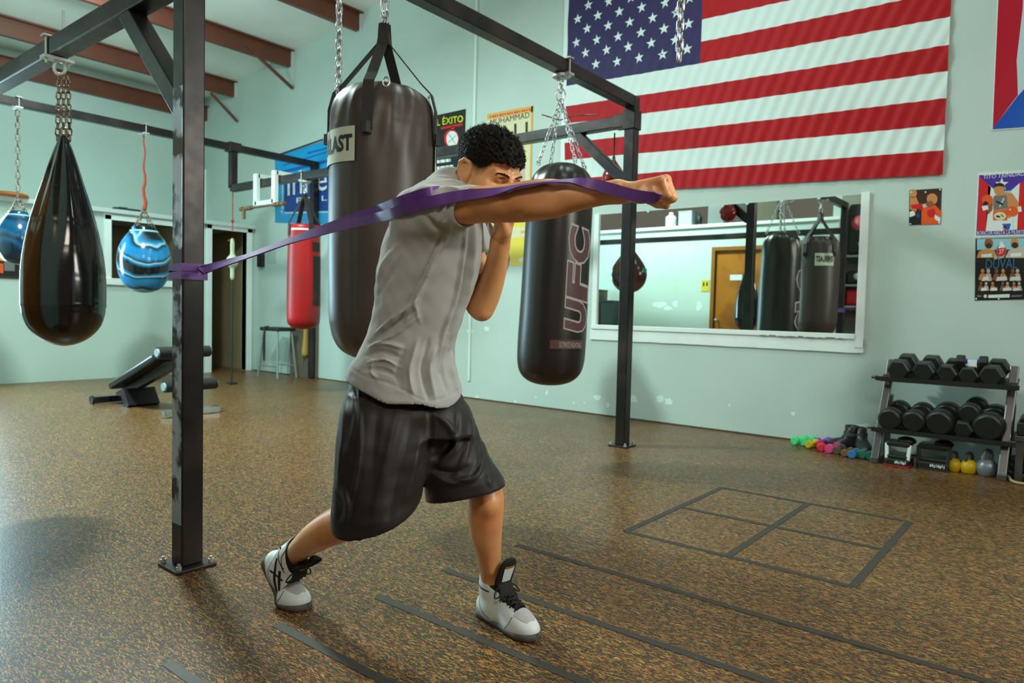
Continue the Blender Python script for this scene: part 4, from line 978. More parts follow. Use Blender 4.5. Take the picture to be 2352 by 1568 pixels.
rows = [(2066, 847, 25, 'hex', 'black hex dumbbell at the left end of the upper shelf'), (2123, 851, 25, 'hex', 'black hex dumbbell, second from the left on the upper shelf'), (2176, 856, 23, 'hex', 'black hex dumbbell in the middle of the upper shelf, left of the blue-taped one'),
        (2226, 860, 22, 'hex', 'black hex dumbbell directly under the blue-taped dumbbell'), (2278, 860, 26, 'hex', 'black hex dumbbell at the right end of the upper shelf')]
for px, py, r, k, lab in rows: seat(px, py, r, 5.49, Z1, k, lab, 'dumbbells on the upper shelf')
rows = [(2046, 960, 25, 'round', 'round-headed black dumbbell at the left end of the lower shelf'), (2100, 964, 25.5, 'round', 'round-headed black dumbbell, second from the left on the lower shelf'), (2159, 970, 29, 'round', 'large round black dumbbell left of the lower hex dumbbell'),
        (2213, 986, 22, 'hex', 'black hex dumbbell on the lower shelf, under a small round one'), (2272, 978, 32, 'round', 'largest round black dumbbell, right end of the lower shelf')]
for px, py, r, k, lab in rows: seat(px, py, r, 5.44, Z2, k, lab, 'dumbbells on the lower shelf')
p = on_y(2228, 948, 5.47)
dumbbell('dumbbell', p, (0.12, 1, 0.19), 0.064, 0.17, 'round', M_rub, M_hand, 'small round black dumbbell perched on the lower hex dumbbell', 'dumbbells on the lower shelf')
a, b = on_y(2207, 831, 5.53), on_y(2259, 833, 5.53); a[2] += 0.006; b[2] = a[2]
t = dumbbell('dumbbell', a, Vector(b)-Vector(a), 0.047, (Vector(b)-Vector(a)).length, 'hex', M_rub, mat('blue_tape', '1c4fc0', rough=0.5), 'small hex dumbbell with blue taped handle lying across the upper row', 'dumbbells on the upper shelf')
m_ = (Vector(a)+Vector(b))/2
part('tag', MB().box((m_.x+0.003, m_.y-0.022, m_.z-0.012), (0.052, 0.003, 0.055)), mat('white_tag', 'dfe9e6', rough=0.5), t)

# small coloured dumbbells heaped on the floor
def mini(px, py, r, col, label, ax=(0.25, 1, 0), z=None, L=0.12):
    p = on_z(px, py, r) if z is None else on_z(px, py, z); 
    mm = mat('neoprene_'+col, col, rough=0.5)
    return dumbbell('hand_weight', p, ax, r, L, 'round', mm, mm, label, 'small coloured hand weights on the floor')
G_, Y_, P_, R_, K_, B_, C_, T_, T2_ = '3fd07c', 'd8c418', '7d4aa8', 'd8344c', 'c23a78', '4c4636', '70502e', '2f6f9c', '0e6a54'
mini(1827, 1012, 0.034, G_, 'bright green hand weight at the left end of the heap', (0.35, 1, 0)); mini(1845, 1014, 0.034, G_, 'bright green hand weight beside the yellow one', (0.3, 1, 0))
mini(1858, 1020, 0.030, Y_, 'yellow hand weight in the heap on the floor', (0.25, 1, 0.0), L=0.1)
mini(1878, 1014, 0.032, P_, 'violet hand weight behind the red ones', (0.5, 1, 0)); mini(1898, 1013, 0.028, 'a05ac0', 'light violet hand weight behind the red ones', (0.5, 1, 0))
mini(1887, 1027, 0.033, 'e0344a', 'red hand weight in front of the violet ones', (-0.4, 1, 0)); mini(1906, 1030, 0.035, 'cf3a7a', 'pink hand weight next to the red one', (0.2, 1, 0)); mini(1923, 1034, 0.032, B_, 'olive hand weight right of the pink one', (0.05, 1, 0))
mini(1941, 1040, 0.028, C_, 'brown hand weight in front of the black boots', (0.1, 1, 0)); mini(1957, 1043, 0.030, T_, 'blue hand weight in front of the black boots', (0.05, 1, 0)); mini(1980, 1043, 0.034, T2_, 'green hand weight with a pale stroke on its end, near the rack foot', (0.05, 1, 0)); mini(1999, 1046, 0.033, '0e5f50', 'dark green hand weight touching the rack foot', (0.05, 1, 0))

# black boots
def boot(px, py, h, label, rot):
    p = on_y(px, 1000, py); p[2] = 0; t = thing('boot', p, label, 'boot', 'black boots on the floor'); c, s_ = math.cos(rot), math.sin(rot)
    T_ = lambda x, y, z: (p[0]+x*c-y*s_, p[1]+x*s_+y*c, z)
    def loop(cx, lx, ly, z, n=20): return [T_(cx+lx*math.cos(q), ly*math.sin(q), z) for q in (2*math.pi*k/n for k in range(n))]
    mb = MB(); mb.ring([loop(0.03, 0.125, 0.05, 0.012), loop(0.03, 0.13, 0.054, 0.04), loop(0.01, 0.11, 0.052, 0.075), loop(-0.03, 0.066, 0.046, 0.10), loop(-0.045, 0.05, 0.042, 0.14), loop(-0.05, 0.052, 0.044, h), loop(-0.05, 0.044, 0.036, h), loop(-0.047, 0.04, 0.034, 0.11)], None, True)
    part('upper', mb, mat('black_boot_shell', '1b1c1d', rough=0.35), t); part('sole', MB().ring([loop(0.03, 0.128, 0.053, 0.0), loop(0.03, 0.132, 0.056, 0.014)], None, True), M_ink, t)
    part('strap', MB().ring([loop(-0.045, 0.056, 0.048, 0.125), loop(-0.045, 0.057, 0.049, 0.15)], None, True, False), mat('grey_strap', '4b4c4c', rough=0.5), t)
boot(1943, 5.74, 0.20, 'black boot standing farther back, left of the rack', 2.75); boot(1981, 5.70, 0.19, 'black boot standing nearer the rack foot', -1.05)

# gear on the floor under the rack
def pushup(px, py, w, label, posts, base, word):
    p = on_z(px, py); t = thing('step_trainer', (p[0], p[1]+0.08, 0), label, 'trainer', 'gear under the rack')
    part('base', MB().box((p[0], p[1]+0.1, 0.03), (w, 0.2, 0.05)).box((p[0], p[1]+0.1, 0.065), (w*0.86, 0.17, 0.03)), M_rub, t, bevel=0.012)
    part('sole', MB().box((p[0], p[1]+0.1, 0.006), (w+0.006, 0.205, 0.012)), base, t, bevel=0.003)
    for s_ in (-1, 1): part('side_post', MB().bar((p[0]+s_*(w/2-0.012), p[1]+0.03, 0.04), (p[0]+s_*(w/2-0.004), p[1]+0.05, 0.15), 0.022, 0.03), posts, t, bevel=0.004)
    part('top_pad', MB().box((p[0], p[1]+0.10, 0.15), (w*0.98, 0.14, 0.035)).ell((p[0]+w*0.25, p[1]+0.12, 0.17), (0.06, 0.06, 0.03)), M_rub, t, bevel=0.01)
    mb = MB()
    for k in range(word): mb.box((p[0]-w*0.08+w*0.48*(k+0.5)/word, p[1]-0.0012, 0.032+0.003*math.sin(k*2.3)), (w*0.48/word*(0.55+0.2*math.sin(k*1.7)), 0.002, 0.018))
    part('blurred_lettering', mb, M_paintw, t, kind='stuff')
pushup(2058, 1072, 0.15, 'low black trainer with white side posts and red sole, under the left of the rack', M_paintw, mat('red_sole', '9a1a1c', rough=0.5), 7)
pushup(2140, 1080, 0.19, 'low all-black trainer with white lettering, under the middle of the rack', M_rub, M_ink, 8)
def kettle(px, py, rpx, mb_, mh, label, cap=None):
    p = on_z(px, py); dpt = (p-EYE)@CF; r = rpx*dpt/FPX; p[1] += r*0.6; t = thing('kettlebell', (p[0], p[1], 0), label, 'kettlebell', 'kettlebells under the rack')
    part('bell', MB().lathe(smooth_prof([(r*0.05, 0), (r*0.62, 0.0), (r*0.80, r*0.12), (r, r*0.75), (r*0.9, r*1.3), (r*0.55, r*1.72), (r*0.05, r*1.85)], 30), (p[0], p[1], 0), 32), mb_, t)
    h = r*1.6; pts = [(p[0]-r*0.55, p[1], h-0.2*r), (p[0]-r*0.66, p[1], h+r*0.5), (p[0]-r*0.45, p[1], h+r*0.95), (p[0], p[1], h+r*1.08), (p[0]+r*0.45, p[1], h+r*0.95), (p[0]+r*0.66, p[1], h+r*0.5), (p[0]+r*0.55, p[1], h-0.2*r)]
    d = Vector((0.45, -0.9, 0)); pts = [(p[0]+(q[0]-p[0])*0.5, p[1]+(q[0]-p[0])*0.85, q[2]) for q in pts]
    part('handle', MB().tube(pts, r*0.2, 10), mh, t)
M_ky = mat('yellow_coating', 'c9a80c', rough=0.4); M_kg = mat('grey_iron', '7f898d', rough=0.35, metal=0.3)
kettle(2188, 1083, 16.5, M_ky, mat('dark_iron', '3a3a34', rough=0.5), 'smaller yellow kettlebell under the rack, next to the black trainer'); kettle(2223, 1088, 17.5, M_ky, mat('dark_iron', '3a3a34', rough=0.5), 'yellow kettlebell beside the grey one'); kettle(2264, 1094, 22, M_kg, M_kg, 'grey iron kettlebell at the right foot of the rack')
# weights past the rack, cut by the frame
wx = on_z(2352, 1090)
def block(z0, z1, name, label, m, x0=2336, x1=2440, d=0.3, cat='weight'):
    a, b = on_y(x0, 1000, 5.45)[0], on_y(x1, 1000, 5.45)[0]
    return tag(part(name, MB().box(((a+b)/2, 5.45+d/2, (z0+z1)/2), (b-a, d, z1-z0)), m, bevel=0.012), label, cat)
Zq = lambda y: on_y(2345, y, 5.45)[2]
cab = thing('weight_stand', (on_y(2390, 1000, 5.45)[0], 5.6, 0), 'low grey stand holding black weights at the right edge', 'stand')
x0_, x1_ = on_y(2330, 1000, 5.45)[0], on_y(2450, 1000, 5.45)[0]
part('shelf', MB().box(((x0_+x1_)/2, 5.6, Zq(1008)), (x1_-x0_, 0.3, 0.035)), M_rack, cab, bevel=0.004)
for x in (x0_+0.03, x1_-0.03): part('leg', MB().box((x, 5.6, Zq(1008)/2), (0.04, 0.28, Zq(1008))), M_rack, cab)
zs_ = Zq(1008)+0.0176
block(zs_, zs_+0.09, 'weight_block', 'black slab weight lying on the grey stand', M_rub, 2334); block(zs_+0.0905, zs_+0.125, 'weight_block', 'thin black weight topmost on the grey stand', M_rub, 2340, 2440, 0.2)
zz0 = 0.0
for i, (r_, h_) in enumerate(((0.15, 0.05), (0.135, 0.045), (0.13, 0.04))):
    cx_ = (x0_+x1_)/2; tag(part('weight_plate', MB().lathe([(r_*0.2, 0), (r_*0.97, 0), (r_, h_*0.2), (r_, h_*0.8), (r_*0.97, h_), (r_*0.2, h_)], (cx_-0.02, 5.60, zz0), 36), M_rub), ('black plate at the bottom of the stack under the grey stand', 'black plate in the middle of the stack under the grey stand', 'black plate on top of the stack under the grey stand')[i], 'weight plate', 'plates under the grey stand'); zz0 += h_+0.0005
pts = [on_y(x, y, 5.28) for x, y in ((2352, 1075), (2340, 1068), (2326, 1071), (2316, 1080), (2320, 1098), (2335, 1104), (2365, 1112), (2400, 1112))]
pts = [(p[0], p[1], max(0.012, p[2])) for p in pts]
pts = [tuple(on_z(x, y, 0.012)) for x, y in ((2400, 1080), (2352, 1096), (2338, 1075), (2322, 1074), (2316, 1085), (2320, 1100), (2335, 1108), (2365, 1112), (2410, 1116))]
def crv(P, n=6):
    P = [Vector(p) for p in P]; out = []
    for i in range(len(P)-1):
        a, b, c, d = P[max(i-1, 0)], P[i], P[i+1], P[min(i+2, len(P)-1)]
        for k in range(n):
            u = k/n; out.append(0.5*((2*b)+(c-a)*u+(2*a-5*b+4*c-d)*u*u+(3*b-a-3*c+d)*u**3))
    return out+[P[-1]]
tag(part('rope', MB().tube(crv(pts), 0.009, 8), mat('cream_rope', 'b3a17c', rough=0.8)), 'cream rope loop lying on the floor at the right edge', 'rope')

# ================================================================== things only the mirror shows
YM = YF+0.04
def vz(x, y): return on_y(x, y, 2*YW-YF-0.15+0.3)
for i, (px0, px1, h, m, lab, nm, cat) in enumerate([(1530, 1552, 0.26, M_paintw, 'white bottle on the office ledge, seen in the mirror', 'bottle', 'bottle'), (1565, 1595, 0.24, C('shelf_grey', '9fb0ac'), 'pale carton on the office ledge, seen in the mirror', 'carton', 'box'), (1600, 1612, 0.20, K, 'thin black bottle on the office ledge, seen in the mirror', 'bottle', 'bottle'),
        (1632, 1668, 0.34, GR, 'grey crate left of the red ball in the mirror', 'crate', 'box'), (1694, 1735, 0.36, mat('dark_box', '2b2d2d', rough=0.5), 'dark box on the ledge right of the post in the mirror', 'crate', 'box'), (1742, 1790, 0.40, mat('brown_carton', '5a5140', rough=0.6), 'brown carton on the ledge, seen in the mirror above the bags', 'carton', 'box'), (1555, 1600, 0.07, mat('black_case', '232423', rough=0.5), 'flat black case at the end of the ledge, seen in the mirror', 'case', 'case')][:6]):
    a, b = on_y(px0, 520, 2*YW-YF+0.12)[0], on_y(px1, 520, 2*YW-YF+0.12)[0]; z0 = FZ+0.0505
    if nm == 'bottle': o = part(nm, MB().lathe([(0.001, 0), (abs(b-a)/2, 0.005), (abs(b-a)/2, h*0.7), (abs(b-a)*0.2, h*0.85), (abs(b-a)*0.2, h), (0.001, h)], ((a+b)/2, YF-0.13, z0), 20), m)
    else: o = part(nm, MB().box(((a+b)/2, YF-0.13, z0+h/2), (abs(b-a), 0.24, h)).box(((a+b)/2, YF-0.13, z0+h+0.006), (abs(b-a)+0.015, 0.255, 0.014)), m, bevel=0.006)
    tag(o, lab, cat)
sg = on_y(1621, 656, 2*YW-YF)
mb = MB().box((sg[0], YF+0.004, sg[2]), (0.14, 0.006, 0.19), mat('yellow_sign', 'd2bd3a', rough=0.5))
for dx3 in (-0.03, 0.03): mb.ell((sg[0]+dx3, YF+0.0075, sg[2]+0.05), (0.012, 0.002, 0.013), K, 10, 6); mb.box((sg[0]+dx3, YF+0.0075, sg[2]+0.018), (0.026, 0.002, 0.045), K)
tag(part('restroom_sign', mb), 'small yellow sign beside the brown door, seen in the mirror', 'sign')
dsg = on_y(1690, 637, 2*YW-YF); tag(part('door_plate', MB().box((dsg[0], YF-0.022, dsg[2]), (0.2, 0.005, 0.09)), M_paintw), 'white plate on the brown door, seen in the mirror', 'sign')
mb = MB(); r = random.Random(5)
for q, (px, py, w2, h2) in enumerate([(1515, 700, .16, .06), (1535, 708, .10, .05), (1552, 698, .06, .07), (1606, 703, .06, .09)]):
    c = on_y(px, py, 2*YW-YF); pts = [(c[0]+w2*(0.6+0.5*r.random())*math.cos(t), YF+0.0015, c[2]+h2*(0.6+.5*r.random())*math.sin(t)) for t in (2*math.pi*k/12 for k in range(12))]; mb.poly(pts[::-1], M_patch)
struct('trim_26', mb)
# grey storage shelves past the office corner, along its side wall
SX0, SX1, SY0, SY1 = XC+0.002, XC+0.46, -1.2, 0.42
sz = lambda y: on_y(1955, y, 2*YW-0.42)[2]
sh = thing('storage_shelf', ((SX0+SX1)/2, (SY0+SY1)/2, 0), 'grey storage shelves past the office corner, seen at the right of the mirror', 'shelf')
M_sh = mat('shelf_steel', '8d9692', rough=0.5)
ZB = [sz(588), sz(655), sz(704), 0.25]
for z in ZB: part('board', MB().box(((SX0+SX1)/2, (SY0+SY1)/2, z), (SX1-SX0, SY1-SY0, 0.03)), M_sh, sh)
for x in (SX0+0.02, SX1-0.02):
    for y in (SY0+0.02, SY1-0.02): part('post', MB().box((x, y, ZB[0]/2), (0.035, 0.035, ZB[0])), M_sh, sh)
part('back_panel', MB().box((SX0+0.006, (SY0+SY1)/2, ZB[0]/2), (0.01, SY1-SY0, ZB[0])), mat('shelf_back', '54544e', rough=0.7), sh)
def gear(z, h, m, lab, band=None, y=0.12):
    t = thing('gear_bag', ((SX0+SX1)/2, y, z), lab, 'bag'); x = (SX0+SX1)/2+0.015; part('body', MB().box((x, y, z+h/2), (0.36, 0.50, h)), m, t, bevel=0.05, seg=4)
    for k, (b_, dz, r_) in enumerate(band or ()): part('patch', MB().lathe([(0.001, 0), (r_, 0), (r_, 0.004), (0.001, 0.004)], (x-0.02+0.05*k, y+0.2502, z+h*dz), 24, axis=(0, 1, 0)), b_, t)
gear(ZB[0]+0.016, sz(470)-ZB[0], mat('black_nylon', '191b1a', rough=0.5), 'black gear bag with pink and yellow round patches on the top shelf, in the mirror', ((mat('pink_patch', 'c9525a', rough=0.5), 0.62, 0.11), (mat('yellow_patch', 'd2c020', rough=0.5), 0.22, 0.06)))
gear(ZB[1]+0.016, 0.20, mat('black_nylon', '191b1a', rough=0.5), 'low black bag with a pale tag on the middle shelf board, in the mirror', ((M_label, 0.6, 0.05),))
gear(ZB[2]+0.016, 0.24, M_red, 'red gear bag on the lower shelf board, in the mirror')
for px0, px1, py, m, lab in ((1368, 1383, 665, mat('brown_bin', '4a4030', rough=0.6), 'brown bin at the left edge of the mirror'), (1386, 1414, 690, mat('dark_green_bin', '1c2c24', rough=0.5), 'dark green bin near the left edge of the mirror')):
    a, b = on_y(px0, 700, 2*YW-YF-0.25), on_y(px1, 700, 2*YW-YF-0.25); zt_ = on_y(px1, py, 2*YW-YF-0.25)[2]; w_ = b[0]-a[0]; cx_ = (a[0]+b[0])/2
    t = thing('bin', (cx_, YF+0.2, 0), lab, 'bin')
    part('body', MB().ring([[(cx_-w_*q/2, YF+0.2-0.14*q, z), (cx_+w_*q/2, YF+0.2-0.14*q, z), (cx_+w_*q/2, YF+0.2+0.14*q, z), (cx_-w_*q/2, YF+0.2+0.14*q, z)] for q, z in ((0.86, 0.0), (1.0, zt_-0.03))], None, False, True), m, t)
    part('rim', MB().box((cx_, YF+0.2, zt_-0.014), (w_*1.05, 0.30, 0.03)), m, t, bevel=0.006)
# ================================================================== the boxer
UA, VA = np.array([math.cos(YAW), math.sin(YAW), 0]), np.array([-math.sin(YAW), math.cos(YAW), 0])
BASIS = np.array([UA, VA, [0, 0, 1.0]])            # rows: right, away, up
def loc(x, y, d): return BASIS @ at(x, y, d)        # point of the figure, in right/away/up axes
def to_world(P): return np.asarray(P) @ BASIS

# ---- distance-field modelling: rounded limbs melted together, then skinned as one surface
def rc(a, b, ra, rb, n=None, s=1.0):
    a, b = np.asarray(a, float), np.asarray(b, float); ab = b-a; L2 = ab@ab+1e-12
    if n is not None:
        n = np.asarray(n, float); n = n/np.linalg.norm(n)
    def f(P):
        t = np.clip(((P-a)@ab)/L2, 0, 1); q = P-a-t[:, None]*ab
        if n is not None:
            k = q@n; q = q+np.outer(k*(1/s-1), n)
        return np.sqrt((q*q).sum(1))-(ra+(rb-ra)*t)
    m = max(ra, rb)*max(1.0, s); f.lo = np.minimum(a, b)-m; f.hi = np.maximum(a, b)+m; return f
def el(c, r, R=None):
    c, r = np.asarray(c, float), np.asarray(r, float); R = np.eye(3) if R is None else np.asarray(R)   # rows of R = axes
    def f(P):
        q = (P-c)@R.T; k0 = np.sqrt(((q/r)**2).sum(1)); k1 = np.sqrt(((q/(r*r))**2).sum(1))+1e-9
        return k0*(k0-1)/k1
    m = r.max(); f.lo = c-m; f.hi = c+m; return f
def chain(pts, **k): return [rc(p[:3], q[:3], p[3], q[3], **k) for p, q in zip(pts, pts[1:])]
def spline(x, xs, ys):
    """smooth (monotone cubic) interpolation"""
    xs, ys = np.asarray(xs, float), np.asarray(ys, float); h = np.diff(xs); d = np.diff(ys)/h
    m = np.zeros_like(ys); m[0], m[-1] = d[0], d[-1]
    for i in range(1, len(xs)-1):
        if d[i-1]*d[i] > 0: m[i] = 2*d[i-1]*d[i]/(d[i-1]+d[i])
    x = np.clip(x, xs[0], xs[-1]); i = np.clip(np.searchsorted(xs, x, 'right')-1, 0, len(xs)-2); t = (x-xs[i])/h[i]
    return (1+2*t)*(1-t)**2*ys[i]+t*(1-t)**2*h[i]*m[i]+t*t*(3-2*t)*ys[i+1]+t*t*(t-1)*h[i]*m[i+1]
def stack(rows):
    """rows from bottom to top: (centre point, half width right-left, half depth, skew) ; sections across the vertical"""
    rows = sorted(rows, key=lambda r: r[0][2]); w = [r[0][2] for r in rows]
    cu, cv, ru, rv = [r[0][0] for r in rows], [r[0][1] for r in rows], [r[1] for r in rows], [r[2] for r in rows]
    sk = [r[3] if len(r) > 3 else 0.0 for r in rows]
    def f(P):
        z = P[:, 2]; a, b, c, d, s = (spline(z, w, q) for q in (cu, cv, ru, rv, sk))
        x, y = P[:, 0]-a, P[:, 1]-b; x = x-s*y
        k = (np.abs(x/c)**2.3+np.abs(y/d)**2.3)**(1/2.3)
        e = (k-1)*np.minimum(c, d)
        o = np.maximum(w[0]-z, z-w[-1])
        return np.maximum(e, o)
    m = max(max(ru), max(rv))+0.05
    f.lo = np.array([min(cu)-m, min(cv)-m, w[0]]); f.hi = np.array([max(cu)+m, max(cv)+m, w[-1]]); return f
def plane3(p, q, r, up=True):
    """half space below (up=True) the plane through three points is cut away"""
    n = np.cross(np.asarray(q)-p, np.asarray(r)-p); n = n/np.linalg.norm(n)
    if n[2] < 0: n = -n
    f = lambda P: -((P-p)@n)
    f.n = n; return f
class Field:
    def __init__(s, xs, ys, zs): s.ax = (np.asarray(xs), np.asarray(ys), np.asarray(zs)); s.D = np.full(tuple(len(a) for a in s.ax), 0.5, np.float32)
    def box(s, lo, hi, pad):
        return tuple(slice(max(0, np.searchsorted(a, l-pad)-1), min(len(a), np.searchsorted(a, h+pad)+1)) for a, l, h in zip(s.ax, lo, hi))
    def ev(s, f, b):
        g = np.meshgrid(*(a[k] for a, k in zip(s.ax, b)), indexing='ij'); sh = g[0].shape
        return f(np.stack([q.ravel() for q in g], 1)).reshape(sh).astype(np.float32)
    def add(s, f, k=0.0):
        b = s.box(f.lo, f.hi, k+0.025)
        if any(q.stop <= q.start for q in b): return s
        d = s.ev(f, b); D = s.D[b]
        if k > 0: h = np.maximum(k-np.abs(D-d), 0)/k; s.D[b] = np.minimum(D, d)-h*h*k*0.25
        else: s.D[b] = np.minimum(D, d)
        return s
    def sub(s, f, k=0.0):
        b = s.box(f.lo, f.hi, k+0.01); d = -s.ev(f, b); D = s.D[b]
        if k > 0: h = np.maximum(k-np.abs(D-d), 0)/k; s.D[b] = np.maximum(D, d)+h*h*k*0.25
        else: s.D[b] = np.maximum(D, d)
        return s
    def cut(s, f):
        b = tuple(slice(0, len(a)) for a in s.ax); s.D = np.maximum(s.D, s.ev(f, b)); return s
    def skin(s):
        D = s.D; ins = D < 0; nx, ny, nz = D.shape
        c = np.zeros((nx-1, ny-1, nz-1), np.int8)
        for i in (0, 1):
            for j in (0, 1):
                for k in (0, 1): c += ins[i:nx-1+i, j:ny-1+j, k:nz-1+k]
        act = (c > 0) & (c < 8); I = np.argwhere(act); idx = np.full(act.shape, -1, np.int64); idx[act] = np.arange(len(I))
        acc = np.zeros((len(I), 3)); cnt = np.zeros(len(I))
        X = s.ax
        cor = [(i, j, k) for i in (0, 1) for j in (0, 1) for k in (0, 1)]
        for a in range(3):
            for c0 in cor:
                if c0[a]: continue
                c1 = list(c0); c1[a] = 1
                i0 = I+np.array(c0); i1 = I+np.array(c1)
                d0, d1 = D[i0[:, 0], i0[:, 1], i0[:, 2]], D[i1[:, 0], i1[:, 1], i1[:, 2]]
                m = (d0 < 0) != (d1 < 0); t = np.where(m, d0/np.where(m, d0-d1, 1), 0)
                P0 = np.stack([X[q][i0[:, q]] for q in range(3)], 1); P1 = np.stack([X[q][i1[:, q]] for q in range(3)], 1)
                acc[m] += (P0+(P1-P0)*t[:, None])[m]; cnt[m] += 1
        V = acc/np.maximum(cnt, 1)[:, None]; F = []
        for a in range(3):
            b, e = (a+1) % 3, (a+2) % 3
            sl0 = [slice(1, n-1) for n in D.shape]; sl1 = list(sl0); sl0[a] = slice(0, D.shape[a]-1); sl1[a] = slice(1, D.shape[a])
            A, B = ins[tuple(sl0)], ins[tuple(sl1)]; E = np.argwhere(A != B); 
            if not len(E): continue
            inside_first = A[A != B]; off = np.ones(3, int); off[a] = 0; E = E+off
            def g(db, de):
                q = E.copy(); q[:, b] += db; q[:, e] += de; return idx[q[:, 0], q[:, 1], q[:, 2]]
            Q = np.stack([g(-1, -1), g(0, -1), g(0, 0), g(-1, 0)], 1); Q[~inside_first] = Q[~inside_first][:, ::-1]
            F.append(Q[(Q >= 0).all(1)])
        return V, np.concatenate(F)
def grid(lo, hi, h): return [np.arange(l, q+h, h) for l, q in zip(lo, hi)]
def soft(V, F, it=1, lam=0.5):
    for _ in range(it):
        S = np.zeros_like(V); n = np.zeros(len(V))
        for a, b in ((0, 1), (1, 2), (2, 3), (3, 0)):
            np.add.at(S, F[:, a], V[F[:, b]]); np.add.at(S, F[:, b], V[F[:, a]]); np.add.at(n, F[:, a], 1); np.add.at(n, F[:, b], 1)
        V = V+lam*(S/np.maximum(n, 1)[:, None]-V)
    return V
def normals(V, F):
    N = np.zeros_like(V); q = np.cross(V[F[:, 2]]-V[F[:, 0]], V[F[:, 3]]-V[F[:, 1]])
    for k in range(4): np.add.at(N, F[:, k], q)
    return N/np.maximum(np.linalg.norm(N, axis=1), 1e-12)[:, None]
def to_mesh(name, V, F, m, world=True):
    me = bpy.data.meshes.new(name); W_ = to_world(V) if world else np.asarray(V)
    me.vertices.add(len(W_)); me.vertices.foreach_set('co', W_.astype(np.float32).ravel())
    me.loops.add(len(F)*4); me.loops.foreach_set('vertex_index', F.astype(np.int32).ravel())
    me.polygons.add(len(F)); me.polygons.foreach_set('loop_start', np.arange(0, len(F)*4, 4, dtype=np.int32)); me.polygons.foreach_set('loop_total', np.full(len(F), 4, np.int32))
    me.polygons.foreach_set('use_smooth', np.ones(len(F), bool)); me.materials.append(m); me.update(calc_edges=True); me.validate(); return me
def pix(V):
    """where points of the figure fall in the photograph"""
    d = to_world(V)-EYE; z = d@CF; return 1176+FPX*(d@CR)/z, 784-FPX*(d@CU)/z, z
def m2(px, d): return px*d/FPX
def row(y, xl, xr, d, rv, sk=0.0):
    c = loc((xl+xr)/2, y, d); return (c, m2((xr-xl)/2, d), rv, sk)
def tube_pts(P): return [tuple(to_world(np.asarray(p)[None])[0]) for p in P]

foot_mid = on_z(930, 1440); man = thing('person', (foot_mid[0], foot_mid[1], 0), 'person in grey t-shirt and black shorts punching, a purple band in the fist', 'person')

# ---- skin
def skin_mat():
    m = bpy.data.materials.new('skin'); m.use_nodes = True; nt = m.node_tree; L = nt.links.new; N = nt.nodes.new; b = nt.nodes['Principled BSDF']
    tc = N('ShaderNodeTexCoord'); n = N('ShaderNodeTexNoise'); n.inputs['Scale'].default_value = 9; n.inputs['Detail'].default_value = 6; L(tc.outputs['Object'], n.inputs['Vector'])
    r = N('ShaderNodeValToRGB'); r.color_ramp.elements[0].position, r.color_ramp.elements[1].position = 0.3, 0.7
    r.color_ramp.elements[0].color = (*lin('df9560'), 1); r.color_ramp.elements[1].color = (*lin('f0b680'), 1); L(n.outputs['Fac'], r.inputs[0])
    at_ = N('ShaderNodeVertexColor'); at_.layer_name = 'tone'; mx = N('ShaderNodeMix'); mx.data_type = 'RGBA'; mx.blend_type = 'MULTIPLY'; mx.inputs[0].default_value = 1
    L(r.outputs[0], mx.inputs[6]); L(at_.outputs['Color'], mx.inputs[7]); L(mx.outputs[2], b.inputs['Base Color'])
    b.inputs['Roughness'].default_value = 0.38; b.inputs['Specular IOR Level'].default_value = 0.5
    b.inputs['Subsurface Weight'].default_value = 0.12; b.inputs['Subsurface Radius'].default_value = (0.010, 0.004, 0.002)
    n2 = N('ShaderNodeTexNoise'); n2.inputs['Scale'].default_value = 260; L(tc.outputs['Object'], n2.inputs['Vector'])
    bp = N('ShaderNodeBump'); bp.inputs['Strength'].default_value = 0.15; bp.inputs['Distance'].default_value = 0.001; L(n2.outputs['Fac'], bp.inputs['Height']); L(bp.outputs[0], b.inputs['Normal'])
    return m
M_skin = skin_mat()

# joints
HC = loc(1128, 385, 2.06)
th, pt, rl = math.radians(45), math.radians(27), math.radians(2)
f0 = np.array([math.cos(th), -math.sin(th), 0]); f_ = f0*math.cos(pt)-np.array([0, 0, 1])*math.sin(pt); u_ = np.array([0, 0, 1])*math.cos(pt)+f0*math.sin(pt); l_ = np.cross(u_, f_)
l_, u_ = l_*math.cos(rl)+u_*math.sin(rl), u_*math.cos(rl)-l_*math.sin(rl)
HR = np.array([f_, l_, u_])
def hd(a, b, c): return HC+a*f_+b*l_+c*u_
SH, EL, WR = loc(988, 480, 1.97), loc(1196, 461, 1.885), loc(1440, 446, 1.80)
NB = loc(1040, 445, 2.12)

# body field: fine where head, hands and arm are, coarser below
xs = np.concatenate([np.arange(loc(600, 1200, 2.2)[0], loc(1015, 400, 2.0)[0], 0.006), np.arange(loc(1015, 400, 2.0)[0], loc(1240, 400, 2.0)[0], 0.0028), np.arange(loc(1240, 400, 2.0)[0], loc(1420, 440, 1.8)[0], 0.0045), np.arange(loc(1420, 440, 1.8)[0], loc(1575, 440, 1.8)[0], 0.0024)])
ys = np.arange(1.55, 2.45, 0.0038)
zs = np.concatenate([np.arange(0.0, 1.10, 0.0065), np.arange(1.10, 1.56, 0.003)])
B = Field(xs, ys, zs)
# torso (inside the clothes)
B.add(rc(loc(935, 905, 2.17), loc(985, 640, 2.13), 0.105, 0.108), 0.05)
B.add(rc(loc(985, 640, 2.13), loc(1015, 500, 2.11), 0.108, 0.085), 0.05)
B.add(rc(SH, loc(1060, 490, 2.2), 0.050, 0.05), 0.04)
B.add(rc(NB, hd(-0.025, 0, -0.06), 0.060, 0.054), 0.03)
B.add(rc(loc(1000, 470, 2.08), NB, 0.07, 0.06), 0.04)
